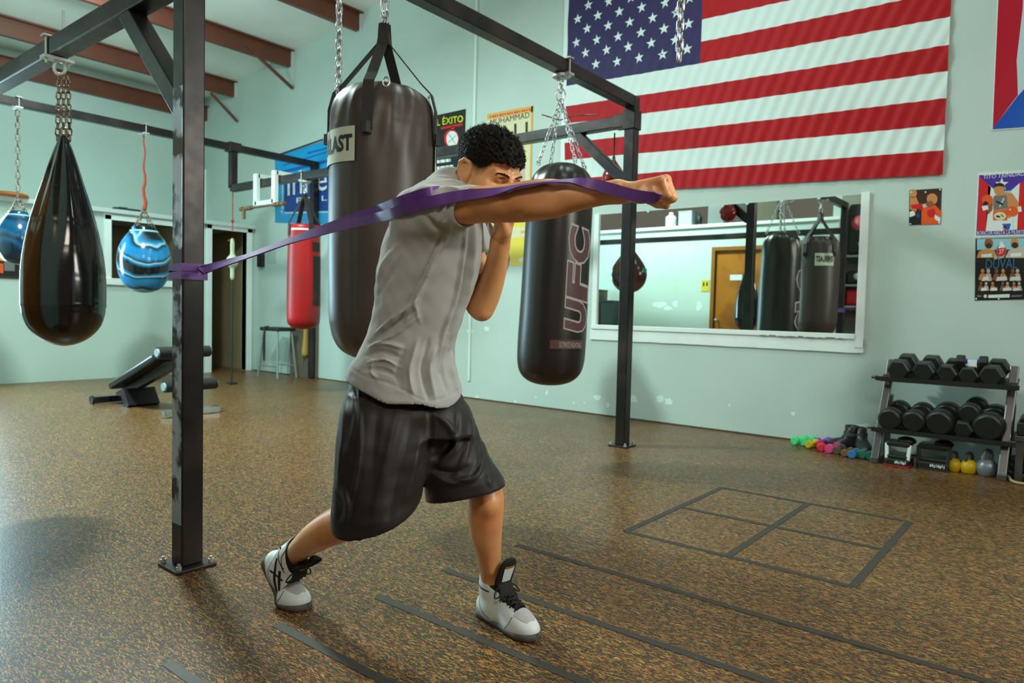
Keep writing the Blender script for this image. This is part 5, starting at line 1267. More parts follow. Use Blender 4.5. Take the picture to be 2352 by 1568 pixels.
# right arm
for p, q in ((SH, loc(1080, 469, 1.925)), (loc(1080, 469, 1.925), loc(1150, 463, 1.90)), (loc(1150, 463, 1.90), loc(1200, 460, 1.885))):
    pass
arm = [(985, 485, 1.97, 44), (1060, 475, 1.925, 38), (1110, 469, 1.91, 38), (1160, 467, 1.895, 39.5), (1205, 463, 1.883, 42), (1250, 457, 1.868, 41.5), (1300, 452, 1.85, 34), (1350, 447, 1.833, 27), (1400, 443, 1.815, 22.5), (1440, 442, 1.80, 22)]
arm = [(*loc(x, y, d), m2(r, d)) for x, y, d, r in arm]
def dense0(P, n=4):
    P = np.asarray(P, float); t = np.arange(len(P)); tt = np.linspace(0, len(P)-1, (len(P)-1)*n+1); return [tuple(spline(q, t, P[:, k])[0] for k in range(4)) for q in tt[:, None]]
for c in chain(dense0(arm)): B.add(c, 0.012)
# muscle swells and the elbow crease
B.add(el(loc(1235, 470, 1.85), (0.075, 0.03, 0.033)), 0.02); B.add(el(loc(1130, 462, 1.88), (0.07, 0.036, 0.030)), 0.02)
B.sub(rc(loc(1184, 503, 1.85), loc(1198, 486, 1.818), 0.003, 0.002), 0.016)
B.add(rc(loc(1185, 449, 1.845), loc(1250, 436, 1.825), 0.010, 0.010), 0.03)
B.add(el(loc(1418, 425, 1.80), (0.02, 0.022, 0.012)), 0.015)
# right fist: knuckles to the right, palm down, little finger towards the camera
A_ = loc(1520, 425, 1.775)-loc(1440, 440, 1.80); A_ /= np.linalg.norm(A_); Vd = np.array([0, 1.0, 0]); Vd -= A_*(Vd@A_); Vd /= np.linalg.norm(Vd); Dn = np.cross(A_, Vd)
if Dn[2] > 0: Dn = -Dn
W0 = loc(1446, 442, 1.797)
def hp(a, v, dn): return W0+A_*a+Vd*v+Dn*dn
for k, (v, kn, r) in enumerate(((-0.031, 0.083, 0.0125), (-0.010, 0.090, 0.0135), (0.012, 0.093, 0.014), (0.033, 0.088, 0.014))):
    top = hp(kn, v, -0.016+0.003*abs(k-2))
    B.add(rc(hp(0.0, v*0.45, -0.004), top, 0.017, r), 0.012)
B.add(rc(hp(0.03, -0.022, 0.012), hp(0.03, 0.022, 0.012), 0.02, 0.02), 0.02); B.add(rc(hp(0.062, -0.026, 0.010), hp(0.064, 0.026, 0.010), 0.017, 0.017), 0.006)
B.add(rc(hp(0.02, -0.026, 0.016), hp(0.062, -0.030, 0.026), 0.017, 0.014), 0.015)       # heel of the hand
fing = [(-0.031, 0.083, 0.034, 0.022, 0.0100), (-0.010, 0.090, 0.043, 0.027, 0.0112), (0.012, 0.093, 0.047, 0.029, 0.0116), (0.033, 0.088, 0.043, 0.026, 0.0115)]
for k, (v, kn, L1, L2, r) in enumerate(fing):
    K0 = hp(kn, v, -0.014+0.003*abs(k-2)); K1 = K0+Dn*L1*0.96+A_*L1*0.24; K2 = K1-A_*L2*0.97+Dn*L2*0.18; K3 = K2-A_*0.010-Dn*0.016
    for a, b, ra, rb in ((K0, K1, r*1.12, r*1.02), (K1, K2, r*1.0, r*0.95), (K2, K3, r*0.95, r*0.85)): B.add(rc(a, b, ra, rb), 0.0045)
    if k: B.sub(rc((hp(kn, v-0.0108, -0.022)), hp(kn, v-0.0108, -0.022)+Dn*0.05+A_*0.026, 0.0016, 0.0016), 0.004)
B.add(rc(hp(0.03, 0.045, 0.01), hp(0.062, 0.046, 0.034), 0.015, 0.012), 0.012); B.add(rc(hp(0.062, 0.046, 0.034), hp(0.085, 0.022, 0.046), 0.0115, 0.0105), 0.006)   # thumb, on the far side
# left arm: elbow low in front of the chest, fist by the chin
lel = loc(1108, 706, 2.20); lw = loc(1150, 560, 2.13)
for c in chain([(*loc(1062, 520, 2.24), 0.055), (*loc(1082, 610, 2.24), 0.05), (*loc(1100, 696, 2.21), 0.044)]): B.add(c, 0.02)
la_ = [(1106, 708, 2.205, 28), (1124, 662, 2.185, 27), (1139, 612, 2.165, 23), (1147, 572, 2.145, 20), (1150, 545, 2.13, 20)]
for c in chain(dense0([(*loc(x, y, d), m2(r, d)) for x, y, d, r in la_])): B.add(c, 0.012)
B.add(el(loc(1108, 716, 2.20), (0.022, 0.024, 0.022)), 0.02)
LW = loc(1151, 540, 2.128); La = loc(1158, 470, 2.09)-LW; La /= np.linalg.norm(La); Ls = np.array([0.55, -0.83, 0]); Ls -= La*(Ls@La); Ls /= np.linalg.norm(Ls); Lp = np.cross(La, Ls)   # Ls: across the knuckles, Lp: to the palm side
if Lp[0] > 0: Lp = -Lp
def lp(a, s, p): return LW+La*a+Ls*s+Lp*p
for k, (s_, kn, r) in enumerate(((-0.031, 0.080, 0.0125), (-0.010, 0.087, 0.0135), (0.012, 0.089, 0.014), (0.033, 0.084, 0.014))): B.add(rc(lp(0, s_*0.45, 0), lp(kn, s_, -0.012), 0.019, r), 0.012)
for k, (s_, kn, L1, L2, r) in enumerate(fing):
    K0 = lp(kn, s_, -0.012); K1 = K0+Lp*L1*0.95+La*L1*0.2; K2 = K1-La*L2*0.97; K3 = K2-La*0.012-Lp*0.015
    for a, b, ra, rb in ((K0, K1, r*1.1, r), (K1, K2, r, r*0.95), (K2, K3, r*0.95, r*0.85)): B.add(rc(a, b, ra, rb), 0.005)
B.add(rc(lp(0.02, 0.036, 0.01), lp(0.06, 0.04, 0.032), 0.016, 0.012), 0.012); B.add(rc(lp(0.06, 0.04, 0.032), lp(0.078, 0.015, 0.048), 0.0115, 0.010), 0.006)
B.add(rc(lp(0.01, 0.02, 0.01), lp(0.05, 0.015, 0.014), 0.022, 0.02), 0.015)
# head
def hel(c, r): return el(hd(*c), r, HR)
B.add(hel((-0.012, 0, 0.012), (0.100, 0.077, 0.088)), 0.02); B.add(hel((0.024, 0, -0.048), (0.066, 0.061, 0.080)), 0.03)
for s_ in (-1, 1):
    B.add(rc(hd(0.0, s_*0.050, -0.070), hd(0.062, s_*0.012, -0.115), 0.022, 0.020), 0.025); B.add(hel((0.052, s_*0.047, -0.040), (0.030, 0.022, 0.022)), 0.02)
    B.sub(hel((0.100, s_*0.033, -0.013), (0.020, 0.020, 0.012)), 0.012)
    B.add(hel((0.073, s_*0.032, -0.0055), (0.0175, 0.0185, 0.0150)), 0.004)
    B.sub(hel((0.0930, s_*0.032, -0.0068), (0.007, 0.0140, 0.0048)), 0.002)
    B.add(rc(hd(0.090, s_*0.014, 0.006), hd(0.079, s_*0.046, 0.0085), 0.0085, 0.0075), 0.012)
    B.add(hel((0.107, s_*0.013, -0.058), (0.012, 0.009, 0.009)), 0.006)
B.add(hel((0.066, 0, -0.115), (0.026, 0.026, 0.018)), 0.02); B.add(rc(hd(0.090, 0, -0.004), hd(0.118, 0, -0.052), 0.009, 0.0125), 0.012)
B.add(rc(hd(0.090, -0.018, -0.080), hd(0.090, 0.018, -0.080), 0.009, 0.009), 0.008); B.add(rc(hd(0.088, -0.016, -0.090), hd(0.088, 0.016, -0.090), 0.0095, 0.0095), 0.006); B.sub(rc(hd(0.104, -0.022, -0.0845), hd(0.104, 0.022, -0.0845), 0.003, 0.003), 0.005)
for c in (0.022, 0.0295, 0.037):                               # raised-brow furrows
    for s_ in (-1, 1):
        B.sub(rc(hd(0.0895, s_*0.030, c-0.0015), hd(0.0985, s_*0.006, c), 0.0020, 0.0030), 0.007)
for s_ in (-1, 1):                                                                          # ears
    O = lambda a, b, c: hd(-0.006+a, s_*(0.076+b), -0.026+c)
    B.add(el(O(-0.006, 0.004, 0.0), (0.0225, 0.010, 0.034), HR), 0.008)
    rim = [(0.010, 0.004, 0.018), (0.004, 0.010, 0.031), (-0.010, 0.016, 0.034), (-0.022, 0.018, 0.022), (-0.024, 0.016, 0.004), (-0.016, 0.010, -0.018), (-0.004, 0.005, -0.031)]
    for p, q in zip(rim, rim[1:]): B.add(rc(O(*p), O(*q), 0.0052, 0.0052), 0.004)
    B.add(el(O(-0.001, 0.006, -0.030), (0.009, 0.006, 0.010), HR), 0.005)
    B.sub(el(O(-0.004, 0.0170, 0.001), (0.0095, 0.0075, 0.0185), HR), 0.003); B.add(rc(O(0.006, 0.010, -0.006), O(0.004, 0.010, -0.016), 0.0045, 0.004), 0.003)
    B.add(rc(O(-0.014, 0.010, 0.020), O(-0.013, 0.011, -0.012), 0.0042, 0.004), 0.004)
# legs
fw_, fh_ = on_z(1222, 1468), on_z(1108, 1408); FD = (fw_-fh_)/np.linalg.norm(fw_-fh_); FO = fh_+FD*0.135          # front boot: origin and direction
RD = to_world(np.array([[0.85, -0.53, 0]]))[0]; RD /= np.linalg.norm(RD); RO = on_z(704, 1401)-RD*0.118
FAN = BASIS@(FO-FD*0.083+np.array([0, 0, 0.12])); RAN = loc(668, 1281, 2.375)
RKN = loc(848, 1180, 2.05); LKN = loc(1118, 1118, 2.15)
for c in chain([(*loc(900, 900, 2.12), 0.08), (*RKN, 0.058)]): B.add(c, 0.03)
for c in chain([(*loc(975, 900, 2.20), 0.07), (*loc(1032, 1010, 2.185), 0.048), (*loc(1108, 1112, 2.16), 0.044)]): B.add(c, 0.03)
rl_ = [(848, 1182, 2.05, 42), (800, 1196, 2.12, 40), (762, 1212, 2.17, 36.5), (725, 1233, 2.23, 31.5), (695, 1256, 2.30, 25), (676, 1273, 2.355, 20.5), (668, 1283, 2.375, 19.5)]
rl_ = [(*loc(x, y, d), m2(r, d)) for x, y, d, r in rl_]
def dense(P, n=5):
    P = np.asarray(P, float); t = np.arange(len(P)); tt = np.linspace(0, len(P)-1, (len(P)-1)*n+1); return np.stack([spline(tt, t, P[:, k]) if np.all(np.diff(P[:, k]) != 0) or True else None for k in range(P.shape[1])], 1)
for c in chain([tuple(p) for p in dense(rl_)]): B.add(c, 0.012)
fl = [(1112, 1118, 2.165, 33), (1118, 1152, 2.165, 36), (1117, 1190, 2.175, 34.5), (1119, 1240, 2.205, 30), (1124, 1290, 2.245, 24), (1129, 1325, 2.275, 20.5)]
fl = [(*loc(x, y, d), m2(r, d)) for x, y, d, r in fl]+[(*(FAN+np.array([0, 0, 0.0])), 0.029)]
for c in chain([tuple(p) for p in dense(fl)]): B.add(c, 0.012)
B.add(el(loc(1121, 1156, 2.125), (0.024, 0.024, 0.028)), 0.03); B.add(el(loc(1106, 1195, 2.19), (0.034, 0.04, 0.075)), 0.025)
B.add(rc(loc(1112, 1230, 2.165), loc(1124, 1310, 2.225), 0.010, 0.008), 0.02)
# feet inside the boots
B.add(rc(FAN, BASIS@(FO-FD*0.075+np.array([0, 0, 0.05])), 0.029, 0.028), 0.02); B.add(rc(BASIS@(FO-FD*0.075+np.array([0, 0, 0.05])), BASIS@(FO+FD*0.05+np.array([0, 0, 0.034])), 0.028, 0.02), 0.02)
RBL = BASIS@(RO+RD*0.045+np.array([0, 0, 0.036]))
B.add(rc(RAN, RAN+(RBL-RAN)*0.5+np.array([-0.012, 0, 0.0]), 0.026, 0.024), 0.02); B.add(rc(RAN+(RBL-RAN)*0.5+np.array([-0.012, 0, 0.0]), RBL, 0.024, 0.02), 0.02)
V, F = B.skin(); V = soft(V, F, 1, 0.4)
me = to_mesh('body', V, F, M_skin)
# skin tone: dark stubble on the faded sides of the head, paler fist, redder elbow and knee
q = (V-HC)@HR.T
tone = np.ones((len(V), 4), np.float32)
onhead = (q[:, 0] < 0.07) & (q[:, 2] > -0.055) & (np.linalg.norm(q, axis=1) < 0.14) & ((np.abs(q[:, 1]) < 0.0795) | (q[:, 0] < -0.036))
lowb = np.interp(q[:, 0], [-0.065, -0.038, -0.022, 0.0, 0.028, 0.046, 0.062, 0.2], [-0.075, -0.065, -0.02, -0.022, -0.030, -0.016, 0.024, 0.03])
st = np.clip((q[:, 2]-lowb)/0.034, 0, 1)*onhead*np.clip((0.075-q[:, 0])/0.02, 0, 1)
tone[:, :3] *= (1-0.86*st)[:, None]
ca = me.color_attributes.new('tone', 'FLOAT_COLOR', 'POINT'); ca.data.foreach_set('color', tone.ravel())
body = part('body', me, None, man)

# ---- eyes and brows
M_eye = mat('eye_white', 'd9d2c8', rough=0.12); M_iris = mat('dark_iris', '1c120c', rough=0.1); M_hair = mat('black_hair', '15110d', rough=0.6, spec=0.25)
WV = lambda p: Vector(to_world(np.asarray(p)[None])[0]); WR3 = Matrix([list(to_world(r[None])[0]) for r in HR]).transposed()
for s_ in (-1, 1):
    c = hd(0.0760, s_*0.032, -0.0068); e = part('eye', MB().ell(WV(c), (0.0125, 0.0125, 0.0125), R=WR3, n=20, k=14), M_eye, body)
    g = f0*0.93+np.array([0.25, 0.0, 0]); g = g/np.linalg.norm(g)*0.55+f_*0.45; g /= np.linalg.norm(g)
    part('iris', MB().ell(WV(c+g*0.0085), (0.0052, 0.0058, 0.0058), R=WR3, n=16, k=10), M_iris, e)
    P_ = crv([WV(p) for p in (hd(0.0980, s_*0.012, 0.003), hd(0.0985, s_*0.022, 0.0075), hd(0.0925, s_*0.036, 0.0100), hd(0.0868, s_*0.0460, 0.0080), hd(0.0845, s_*0.0495, 0.0045))], 8)
    mb = MB(); mb.tube(P_, [0.0022*math.sin(math.pi*(0.12+0.86*k/(len(P_)-1)))+0.0002 for k in range(len(P_))], 6, flat=None)
    rr = random.Random(4)
    for k in range(110):
        q = rr.random(); p = P_[int(q*(len(P_)-2))]; d = (P_[int(q*(len(P_)-2))+1]-p).normalized(); up = WV(u_); o_ = WV(f_); h = 0.0030*(1-q*0.7)
        p0 = p+up*rr.uniform(-h, h)*0.9+o_*0.0006; mb.tube([p0, p0+d*0.0035+up*0.0016+o_*0.0006, p0+d*0.0065+up*0.0018], [0.0005, 0.0004, 0.0002], 3)
    part('eyebrow', mb, M_hair, body)
    pts = [hd(0.0912, s_*0.020, -0.0030), hd(0.0932, s_*0.028, -0.0005), hd(0.0908, s_*0.037, -0.0010), hd(0.0862, s_*0.0445, -0.0040)]
    part('eyelashes', MB().tube([WV(p) for p in pts], [0.0008, 0.0014, 0.0014, 0.0008], 6), M_hair, body)

# ---- hair: curly crop, short at the sides
H = Field(*grid(HC-0.17, HC+0.17, 0.0026))
RNG = np.random.default_rng(11)
ph = RNG.normal(size=(26, 3)); ph = ph/np.linalg.norm(ph, axis=1)[:, None]*RNG.uniform(330, 620, (26, 1)); po = RNG.uniform(0, 6.28, 26)
def curl(P): return sum(np.sin(P@k+o) for k, o in zip(ph, po))/math.sqrt(26)
base = el(hd(-0.012, 0, 0.025), (0.114, 0.083, 0.087), HR)
def hairf(P):
    q = (P-HC)@HR.T; d = base(P)
    wisp = np.clip((q[:, 2]-0.02)/0.06, 0.15, 1)
    d = d-0.0042*curl(P)*wisp
    low = np.interp(q[:, 0], [-0.065, -0.038, -0.022, 0.0, 0.028, 0.046, 0.062, 0.072, 0.2], [-0.055, -0.045, 0.010, 0.010, 0.002, 0.010, 0.034, 0.036, 0.036])+np.where(q[:, 0] > 0.06, 0.003*np.sin(q[:, 1]*160), 0)
    low = low+0.002*np.sin(q[:, 1]*300+q[:, 0]*200)
    return np.maximum(d, (low-q[:, 2])*0.8)
hairf.lo, hairf.hi = HC-0.16, HC+0.16
H.add(hairf); Vh, Fh = H.skin(); me = to_mesh('hair', Vh, Fh, M_hair); hair = part('hair', me, None, man)
Nh = normals(Vh, Fh); mb = MB(); qh = (Vh-HC)@HR.T
sel = RNG.choice(len(Vh), min(len(Vh), 5200), replace=False)
for i in sel:
    if qh[i, 2] < -0.04 or Nh[i]@u_ < -0.5: continue
    p, n = Vh[i], Nh[i]; t = np.cross(n, RNG.normal(size=3)); t /= np.linalg.norm(t)+1e-9; b = np.cross(n, t)
    R = RNG.uniform(0.0016, 0.0034); k = min(1, max(0.25, (qh[i, 2]+0.02)/0.08)); pts = []
    for j in range(6):
        a = j*0.95; pts.append(p+n*(0.0012*j*k)+(t*math.cos(a)+b*math.sin(a)-t)*R)
    mb.tube(tube_pts(pts), [0.0006, 0.0006, 0.0006, 0.0005, 0.0004, 0.0002], 3)
part('curls', mb, M_hair, hair, kind='stuff')
# ---- t-shirt
def folds(V, F, lines, near_only=True):
    """raise or sink creases along lines given where they run in the picture; moves real surface"""
    N = normals(V, F); x, y, z = pix(V); face = (to_world(N)@CF) < 0.15
    D = np.zeros(len(V))
    for pts, wd, amp in lines:
        pts = np.array([list(p)[:2] for p in crv([(q[0], q[1], 0) for q in pts], 5)]); best = np.full(len(V), 1e9); tt = np.zeros(len(V)); n = len(pts)-1
        for i, (a, b) in enumerate(zip(pts, pts[1:])):
            ab = b-a; t = np.clip(((x-a[0])*ab[0]+(y-a[1])*ab[1])/(ab@ab), 0, 1); d = np.hypot(x-a[0]-t*ab[0], y-a[1]-t*ab[1])
            m = d < best; best[m] = d[m]; tt[m] = (i+t[m])/n
        D += amp*np.exp(-(best/wd)**2)*np.sin(np.pi*np.clip(tt*0.9+0.05, 0, 1))**0.7
    return V+N*(D*face)[:, None]
def noise3(P, k, seed, n=10):
    r = np.random.default_rng(seed); d = r.normal(size=(n, 3)); d = d/np.linalg.norm(d, axis=1)[:, None]*r.uniform(0.5*k, 1.5*k, (n, 1)); o = r.uniform(0, 6.28, n)
    return sum(np.sin(P@a+b) for a, b in zip(d, o))/math.sqrt(n)
T = Field(*grid(loc(780, 700, 2.2)-np.array([0, 0.42, 0.38]), loc(1135, 700, 2.1)+np.array([0.03, 0.34, 0.45]), 0.0042))
rows = [row(960, 806, 1070, 2.16, 0.176), row(905, 803, 1066, 2.16, 0.174), row(853, 801, 1050, 2.16, 0.168), row(810, 826, 1042, 2.15, 0.158), row(760, 850, 1052, 2.14, 0.152), row(713, 862, 1068, 2.13, 0.154),
        row(660, 865, 1090, 2.13, 0.160), row(610, 872, 1104, 2.125, 0.166), row(560, 884, 1108, 2.12, 0.165), row(515, 900, 1108, 2.11, 0.150), row(470, 925, 1095, 2.10, 0.12), row(435, 955, 1085, 2.10, 0.085), row(418, 985, 1070, 2.10, 0.055)]
T.add(stack(rows), 0.0)
# shoulders, and the right sleeve reaching forward
T.add(rc(loc(962, 485, 1.985), loc(1052, 462, 2.18), 0.062, 0.058), 0.05)
T.add(rc(loc(965, 500, 1.985), loc(1010, 486, 1.945), 0.068, 0.064), 0.05)
T.add(rc(loc(1005, 482, 1.95), loc(1075, 474, 1.912), 0.061, 0.054), 0.03); T.add(rc(loc(1075, 474, 1.912), loc(1140, 467, 1.90), 0.054, 0.0515), 0.01)
T.add(rc(loc(1000, 440, 2.02), loc(1062, 440, 2.02), 0.028, 0.022), 0.05)
# left sleeve on the far side
T.add(rc(loc(1058, 500, 2.23), loc(1092, 590, 2.25), 0.068, 0.066), 0.04)
# collar
T.add(rc(NB+np.array([-0.01, 0.0, 0.012]), hd(-0.035, 0, -0.092), 0.068, 0.062), 0.02)
# cut the hem, the sleeve ends and the neck; hollow it
sl_ax = loc(1075, 474, 1.912)-loc(1005, 482, 1.95); sl_ax /= np.linalg.norm(sl_ax); sl_p = loc(1092, 472, 1.915); sl_n = sl_ax*0.80+np.array([0, -0.42, -0.42]); sl_n /= np.linalg.norm(sl_n)
nk_p = hd(-0.04, 0, -0.105)+np.array([0, 0, 0.018]); nk_n = (NB-hd(-0.03, 0, -0.08)); nk_n = -nk_n/np.linalg.norm(nk_n)*0.8+np.array([0.3, -0.1, 0.5]); nk_n /= np.linalg.norm(nk_n)
ls_p = loc(1090, 585, 2.25); ls_n = loc(1092, 590, 2.25)-loc(1058, 500, 2.23); ls_n /= np.linalg.norm(ls_n)
D0 = T.D.copy()
hem = plane3(loc(801, 856, 2.15), loc(1063, 900, 2.16), loc(965, 934, 1.995))
def hemw(P): return hem(P)+0.006*np.sin(P[:, 0]*38+P[:, 1]*9)
ALL = tuple(slice(0, len(a)) for a in T.ax)
h_ = T.ev(hemw, ALL); T.D = np.maximum(T.D, h_); T.D = np.maximum(T.D, -np.maximum(D0+0.011, -(h_+0.05)))
def near_cut(p, n, R):
    def f(P):
        d = (P-p)@n; r = np.linalg.norm(P-p-np.outer(d, n), axis=1); return np.where((r < R) & (d > -0.02), d, np.where(r < R, d, -1.0))
    return f
for q_, n_, r_ in ((sl_p, sl_n, 0.10), (nk_p, nk_n, 0.085), (ls_p, ls_n, 0.085)):
    h_ = T.ev(near_cut(q_, n_, r_), ALL); T.D = np.maximum(T.D, h_); T.D = np.maximum(T.D, -np.maximum(D0+0.0075, -(h_+0.03)))
V, F = T.skin(); V = soft(V, F, 3, 0.5); h_ = hemw(V); k_ = np.abs(h_) < 0.005; V[k_] += hem.n*h_[k_][:, None]; V = soft(V, F, 1, 0.35)
L_ = [([(1040, 520), (1000, 590), (960, 680), (930, 735)], 5, 0.008), ([(1022, 520), (985, 600), (950, 680), (915, 740)], 6, -0.006), ([(960, 690), (905, 730), (865, 765)], 5, 0.008), ([(950, 715), (900, 750), (845, 790)], 5, -0.007), ([(960, 728), (905, 770), (850, 795)], 5, 0.008),
      ([(1000, 560), (965, 640), (955, 700), (965, 740)], 6, 0.005), ([(870, 640), (885, 600), (915, 560)], 7, 0.005), ([(868, 680), (890, 640), (920, 590)], 6, -0.004),
      ([(1088, 505), (1086, 580), (1070, 680), (1040, 760), (1030, 800)], 5, 0.009), ([(1078, 510), (1076, 580), (1060, 680), (1030, 760)], 5, -0.008), ([(1068, 512), (1064, 580), (1046, 680), (1015, 770), (1010, 850)], 5, 0.008), ([(1100, 505), (1098, 560), (1090, 620)], 4, -0.006),
      ([(1000, 800), (985, 850), (1000, 915)], 6, 0.008), ([(985, 780), (972, 850), (985, 920)], 6, -0.008), ([(1020, 800), (1015, 850), (1030, 905)], 5, -0.007), ([(1035, 810), (1035, 850), (1050, 895)], 5, 0.008), ([(960, 780), (940, 850), (950, 910)], 8, 0.008), ([(930, 800), (915, 850), (920, 890)], 7, -0.006),
      ([(850, 800), (885, 790), (930, 800)], 6, 0.006), ([(840, 815), (880, 808), (920, 822)], 5, -0.006), ([(845, 832), (885, 826), (920, 845)], 5, 0.006), ([(835, 848), (880, 850), (915, 868)], 5, -0.005), ([(860, 820), (852, 850), (865, 870)], 6, 0.005),
      ([(1042, 458), (1036, 480), (1030, 505)], 3, 0.004), ([(1034, 458), (1028, 480), (1022, 507)], 3, -0.004), ([(1026, 460), (1020, 484), (1012, 508)], 3, 0.004), ([(1016, 462), (1008, 486), (1000, 510)], 4, -0.003),
      ([(980, 498), (1000, 520), (1040, 540)], 8, -0.006), ([(945, 440), (985, 422), (1040, 414)], 4, 0.004), ([(940, 452), (985, 432), (1050, 424)], 4, -0.004), ([(985, 445), (1020, 432), (1060, 436)], 4, 0.005), ([(1000, 462), (1015, 447), (1050, 441)], 4, -0.004)]
L_ = [(p, w*0.85, a*1.5) for p, w, a in L_]+[([(803, 843), (835, 863), (900, 882), (940, 902), (975, 920), (1020, 914), (1060, 890)], 2.2, -0.0035)]
rim = (np.clip((-hemw(V)-0.006)/0.02, 0, 1)*np.clip((np.abs(near_cut(sl_p, sl_n, 0.10)(V))-0.004)/0.012, 0, 1))[:, None]; V0 = V.copy()
V = folds(V, F, L_)
V = V+normals(V, F)*(0.0022*noise3(V*np.array([1, 1, 0.55]), 42, 5)+0.0009*noise3(V, 110, 6))[:, None]
V = V0+(V-V0)*np.maximum(rim, 0.0)
M_shirt = mat('grey_jersey', 'b3b6b5', rough=0.85, spec=0.2, sheen=0.25, var=0.05, vscale=14, bump=0.10, bscale=420)
shirt = part('t_shirt', to_mesh('t_shirt', V, F, M_shirt), None, man)
# stitched hem line
# ---- shorts
S_ = Field(*grid(np.array([loc(755, 1000, 2.0)[0]-0.02, 1.80, loc(800, 1240, 1.9)[2]-0.02]), np.array([loc(1165, 1000, 2.2)[0]+0.04, 2.45, loc(900, 840, 2.2)[2]]), 0.0038))
S_.add(stack([row(990, 790, 1088, 2.16, 0.160), row(940, 794, 1076, 2.16, 0.158), row(905, 803, 1058, 2.17, 0.148), row(860, 815, 1040, 2.17, 0.138), row(830, 825, 1030, 2.17, 0.13)]), 0.0)
S_.add(stack([row(1250, 770, 938, 2.01, 0.105), row(1215, 764, 944, 2.02, 0.108), row(1180, 763, 955, 2.03, 0.112), row(1110, 770, 975, 2.05, 0.116), row(1030, 775, 990, 2.07, 0.12), row(950, 788, 985, 2.10, 0.115), row(910, 806, 960, 2.12, 0.09)]), 0.03)
S_.add(stack([row(1175, 978, 1176, 2.15, 0.104), row(1140, 978, 1171, 2.155, 0.105), row(1100, 974, 1158, 2.165, 0.106), row(1060, 968, 1131, 2.18, 0.108), row(1010, 962, 1108, 2.205, 0.115), row(955, 958, 1088, 2.22, 0.112), row(910, 955, 1058, 2.22, 0.09)]), 0.03)
D1 = S_.D.copy()
hn = plane3(loc(763, 1192, 2.03), loc(968, 1148, 2.04), loc(852, 1233, 1.92)); hf = plane3(loc(975, 1147, 2.16), loc(1168, 1113, 2.15), loc(1075, 1146, 2.055))
def hemcut(P):
    x, y, z = pix(P); near = x < 972
    return np.where(near, hn(P), hf(P))
# the crotch between the legs stays open below
h_ = S_.ev(hemcut, tuple(slice(0, len(a)) for a in S_.ax)); S_.D = np.maximum(S_.D, h_); S_.D = np.maximum(S_.D, -np.maximum(D1+0.013, -(h_+0.06)))
V, F = S_.skin(); V = soft(V, F, 4, 0.5)
for hp_, side in ((hn, -1), (hf, 1)):          # true up the hems
    h_ = hp_(V); k_ = (np.abs(h_) < 0.005) & ((pix(V)[0]-972)*side > 2); V[k_] += hp_.n*h_[k_][:, None]
V = soft(V, F, 1, 0.35)
L_ = [([(822, 880), (828, 960), (828, 1040), (815, 1120), (800, 1200)], 4, 0.006), ([(812, 880), (815, 950), (800, 1030)], 5, -0.006), ([(795, 900), (793, 980), (785, 1060), (780, 1120)], 6, 0.006), ([(985, 930), (990, 980), (985, 1060), (972, 1130)], 6, -0.006),
      ([(1000, 950), (1030, 980), (1045, 1020), (1010, 1070)], 7, 0.009), ([(1050, 930), (1048, 980), (1030, 1030), (998, 1050)], 6, -0.008), ([(1070, 930), (1080, 980), (1070, 1040), (1050, 1090)], 7, 0.008), ([(1090, 960), (1100, 1020), (1105, 1060), (1080, 1095)], 6, -0.008), ([(1110, 1020), (1108, 1060), (1085, 1100), (1040, 1098)], 5, 0.008), ([(992, 1090), (1040, 1110), (1090, 1095)], 7, 0.008), ([(995, 1075), (1040, 1085), (1080, 1070)], 7, -0.007), ([(1130, 1070), (1120, 1100), (1130, 1120)], 5, 0.005),
      ([(790, 1120), (800, 1160), (795, 1200)], 6, 0.008), ([(775, 1130), (782, 1160), (778, 1195)], 5, -0.007), ([(815, 1130), (805, 1175), (800, 1210)], 6, -0.005), ([(920, 930), (900, 1010), (880, 1100), (860, 1190)], 12, 0.006), ([(950, 950), (930, 1040), (905, 1130), (890, 1200)], 11, -0.006), ([(965, 1000), (950, 1080), (930, 1150)], 9, 0.006), ([(870, 920), (860, 1000), (850, 1100)], 12, -0.004)]
rim = np.clip((-hemcut(V)-0.006)/0.025, 0, 1)[:, None]; V0 = V.copy()
V = folds(V, F, L_)
V = V+normals(V, F)*(0.003*noise3(V*np.array([1, 1, 0.35]), 40, 8)+0.0008*noise3(V, 120, 9))[:, None]
V = V0+(V-V0)*rim
M_shorts = mat('black_mesh_polyester', '201b1c', rough=0.5, spec=0.4, sheen=0.05, var=0.08, vscale=10, bump=0.12, bscale=700)
shorts = part('shorts', to_mesh('shorts', V, F, M_shorts), None, man)

